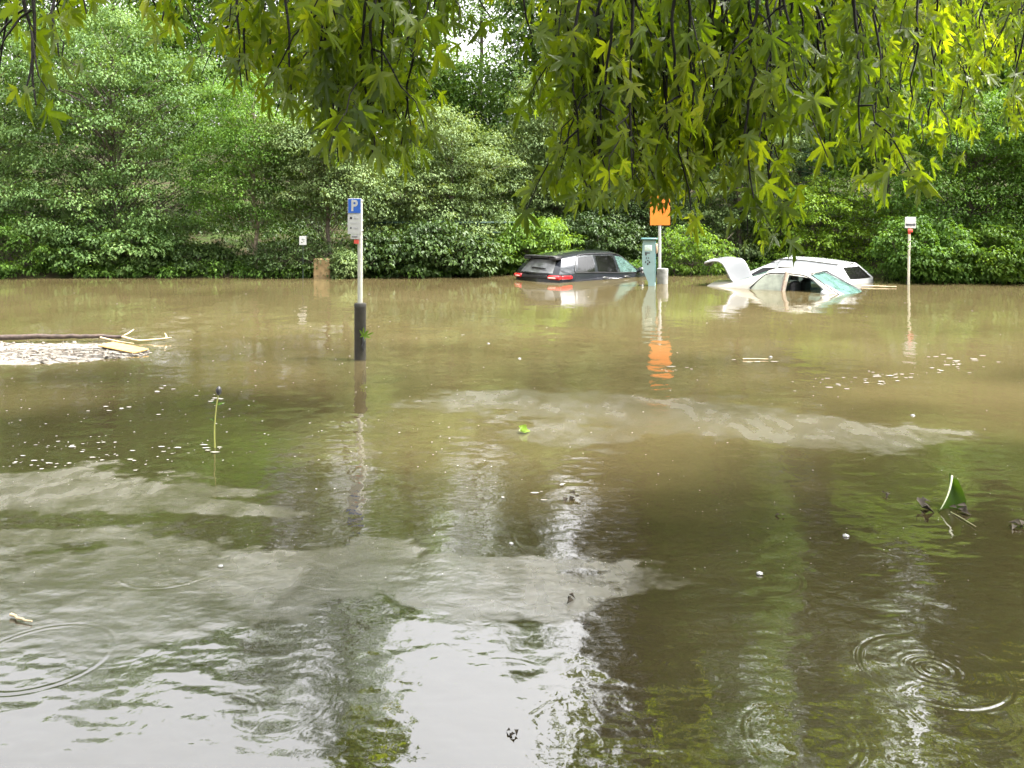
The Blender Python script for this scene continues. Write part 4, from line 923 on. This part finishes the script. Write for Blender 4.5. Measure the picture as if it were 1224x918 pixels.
# dark sodden leaves and bits
WET = plain('sodden_brown', (.022, .017, .011), .75, noise=.4, nscale=30, spec=.2)
def bit(px, py, s, label, name='sodden_leaf', up=.4, mat=WET):
    x, y = at(px, py); q = np.random.default_rng(int(px)); a = Acc(); n_ = 4
    leaves(a, q.normal(size=(n_, 3)) * s * .25 * np.array([1, 1, .2]) + [0, 0, s * .12], unit(np.array([0, -.3, 1.]) + q.normal(size=(n_, 3)) * up), q.normal(size=(n_, 3)) * np.array([1, 1, .7]) + [0, 0, .1], s * .8 * (.5 + .6 * q.random(n_)), .6, .3)
    return tag(a.build(name, mat, smooth=False, loc=(x, y, .006)), label, 'leaf')
bit(687, 595, .085, 'black sodden leaf on the middle water with one tip raised')
bit(680, 717, .07, 'black pointed leaf tip sticking up from the lower middle water', up=.9)
bit(615, 879, .035, 'tiny black seed on the white reflection at the bottom middle')
bit(1102, 608, .12, 'dark crumpled leaf just left of the curled green leaf')
bit(1150, 612, .08, 'dark leaf tucked against the right side of the curled green leaf')
bit(1062, 592, .05, 'little dark leaf scrap up left of the dark crumpled leaf')
bit(1220, 631, .09, 'dark sodden leaf at the right edge of the water')
bit(700, 750, .03, 'tiny dark scrap right below the black pointed leaf tip')
bit(932, 617, .035, 'tiny dark scrap midway between the middle water and the curled leaf')
def twig(px0, py0, px1, py1, rad, label, mat, z=.012):
    x, y = at((px0 + px1) / 2, (py0 + py1) / 2); p0 = np.array(at(px0, py0) + (z,)) - [x, y, 0]; p1 = np.array(at(px1, py1) + (z,)) - [x, y, 0]
    a = Acc(); q = np.linspace(0, 1, 6)[:, None]; P = p0 * (1 - q) + p1 * q + np.random.default_rng(int(px0)).normal(size=(6, 3)) * .004 * np.array([1, 1, .2]); a.tube(P, np.linspace(rad, rad * .5, 6), 6)
    return tag(a.build('floating_twig', mat, loc=(x, y, 0)), label, 'twig')
twig(12, 738, 36, 746, .008, 'short pale twig on the grey scum at the lower left edge', PT)
twig(888, 430, 918, 430, .010, 'pale stick floating beside a bubble in front of the white saloon', PT)
twig(1030, 343, 1072, 344, .02, 'pale branch floating at the nose of the sunken white saloon', PT, .03)
# bubbles large enough to see
def bubble(px, py, rp, label):
    x, y = at(px, py); s = rp * .45 * y / F; a = Acc(); an = np.linspace(0, math.pi / 2, 6)
    a.lathe([(s * math.cos(t_) + 1e-4, s * .6 * math.sin(t_)) for t_ in an], (0, 0, .002), 14)
    return tag(a.build('water_bubble', BUB, loc=(x, y, 0)), label, 'bubble', 'bubbles raised by the rain')
bubble(584, 411, 4, 'bright bubble on the open water right of the black bollard'); bubble(621, 429, 5, 'widest bubble in front of the dark car, low and white'); bubble(921, 427, 5, 'bubble at the right end of the pale floating stick')
bubble(1091, 497, 6, 'bubble with a flat ring on the right water below the white post sign'); bubble(908, 686, 9, 'bubble beside the bright splash at the lower right'); bubble(1011, 641, 9, 'glassy bubble left of and below the curled green leaf')
bubble(264, 677, 7, 'bubble on the grey scum at the lower left'); bubble(611, 650, 6, 'flat bubble in the lower middle of the water'); bubble(378, 585, 3, 'small bubble at the tail of the upper scum streak')
# foam flecks: past counting
a = Acc(); r = np.random.default_rng(210)
def fleck(px, py, s, st=1.3):
    x, y = at(px, py); k = 6; an = np.arange(k) * 2 * math.pi / k; rr = .75 * s * y / F * (.7 + .6 * r.random(k))
    a.poly(np.stack([x + rr * np.cos(an) * st, y + rr * np.sin(an) * 1.6, np.full(k, .004 + .004 * r.random())], 1))
for k in range(900):
    py = 350 + 240 * r.random() ** 1.0; px = r.uniform(-40, 1264)
    dens = .25 + .75 * (px < 560) * (390 < py < 560)
    if r.random() < dens: fleck(px, py, r.uniform(.35, 1.25))
for (cx_, cy_, n_, sx, sy) in [(70, 532, 14, 14, 2), (25, 556, 22, 24, 4), (160, 545, 26, 40, 5), (225, 538, 22, 30, 3), (45, 555, 12, 20, 2), (255, 481, 12, 10, 3), (160, 492, 14, 22, 3), (1045, 453, 34, 20, 3), (1060, 448, 14, 24, 2), (1140, 437, 26, 24, 4), (800, 442, 14, 12, 2), (908, 430, 8, 14, 2), (190, 468, 10, 16, 2), (990, 460, 16, 18, 3), (1155, 435, 10, 12, 3), (640, 600, 10, 30, 6), (110, 530, 8, 16, 1)]:
    for k in range(int(n_ * .7)): fleck(cx_ + r.normal() * sx, cy_ + r.normal() * sy * 1.5, r.uniform(.5, 1.7), r.uniform(1.3, 4.5))
for k in range(160): fleck(r.uniform(0, 1224), r.uniform(590, 700), r.uniform(.3, .8))
tag(a.build('foam', FLECK, smooth=False), kind='stuff')
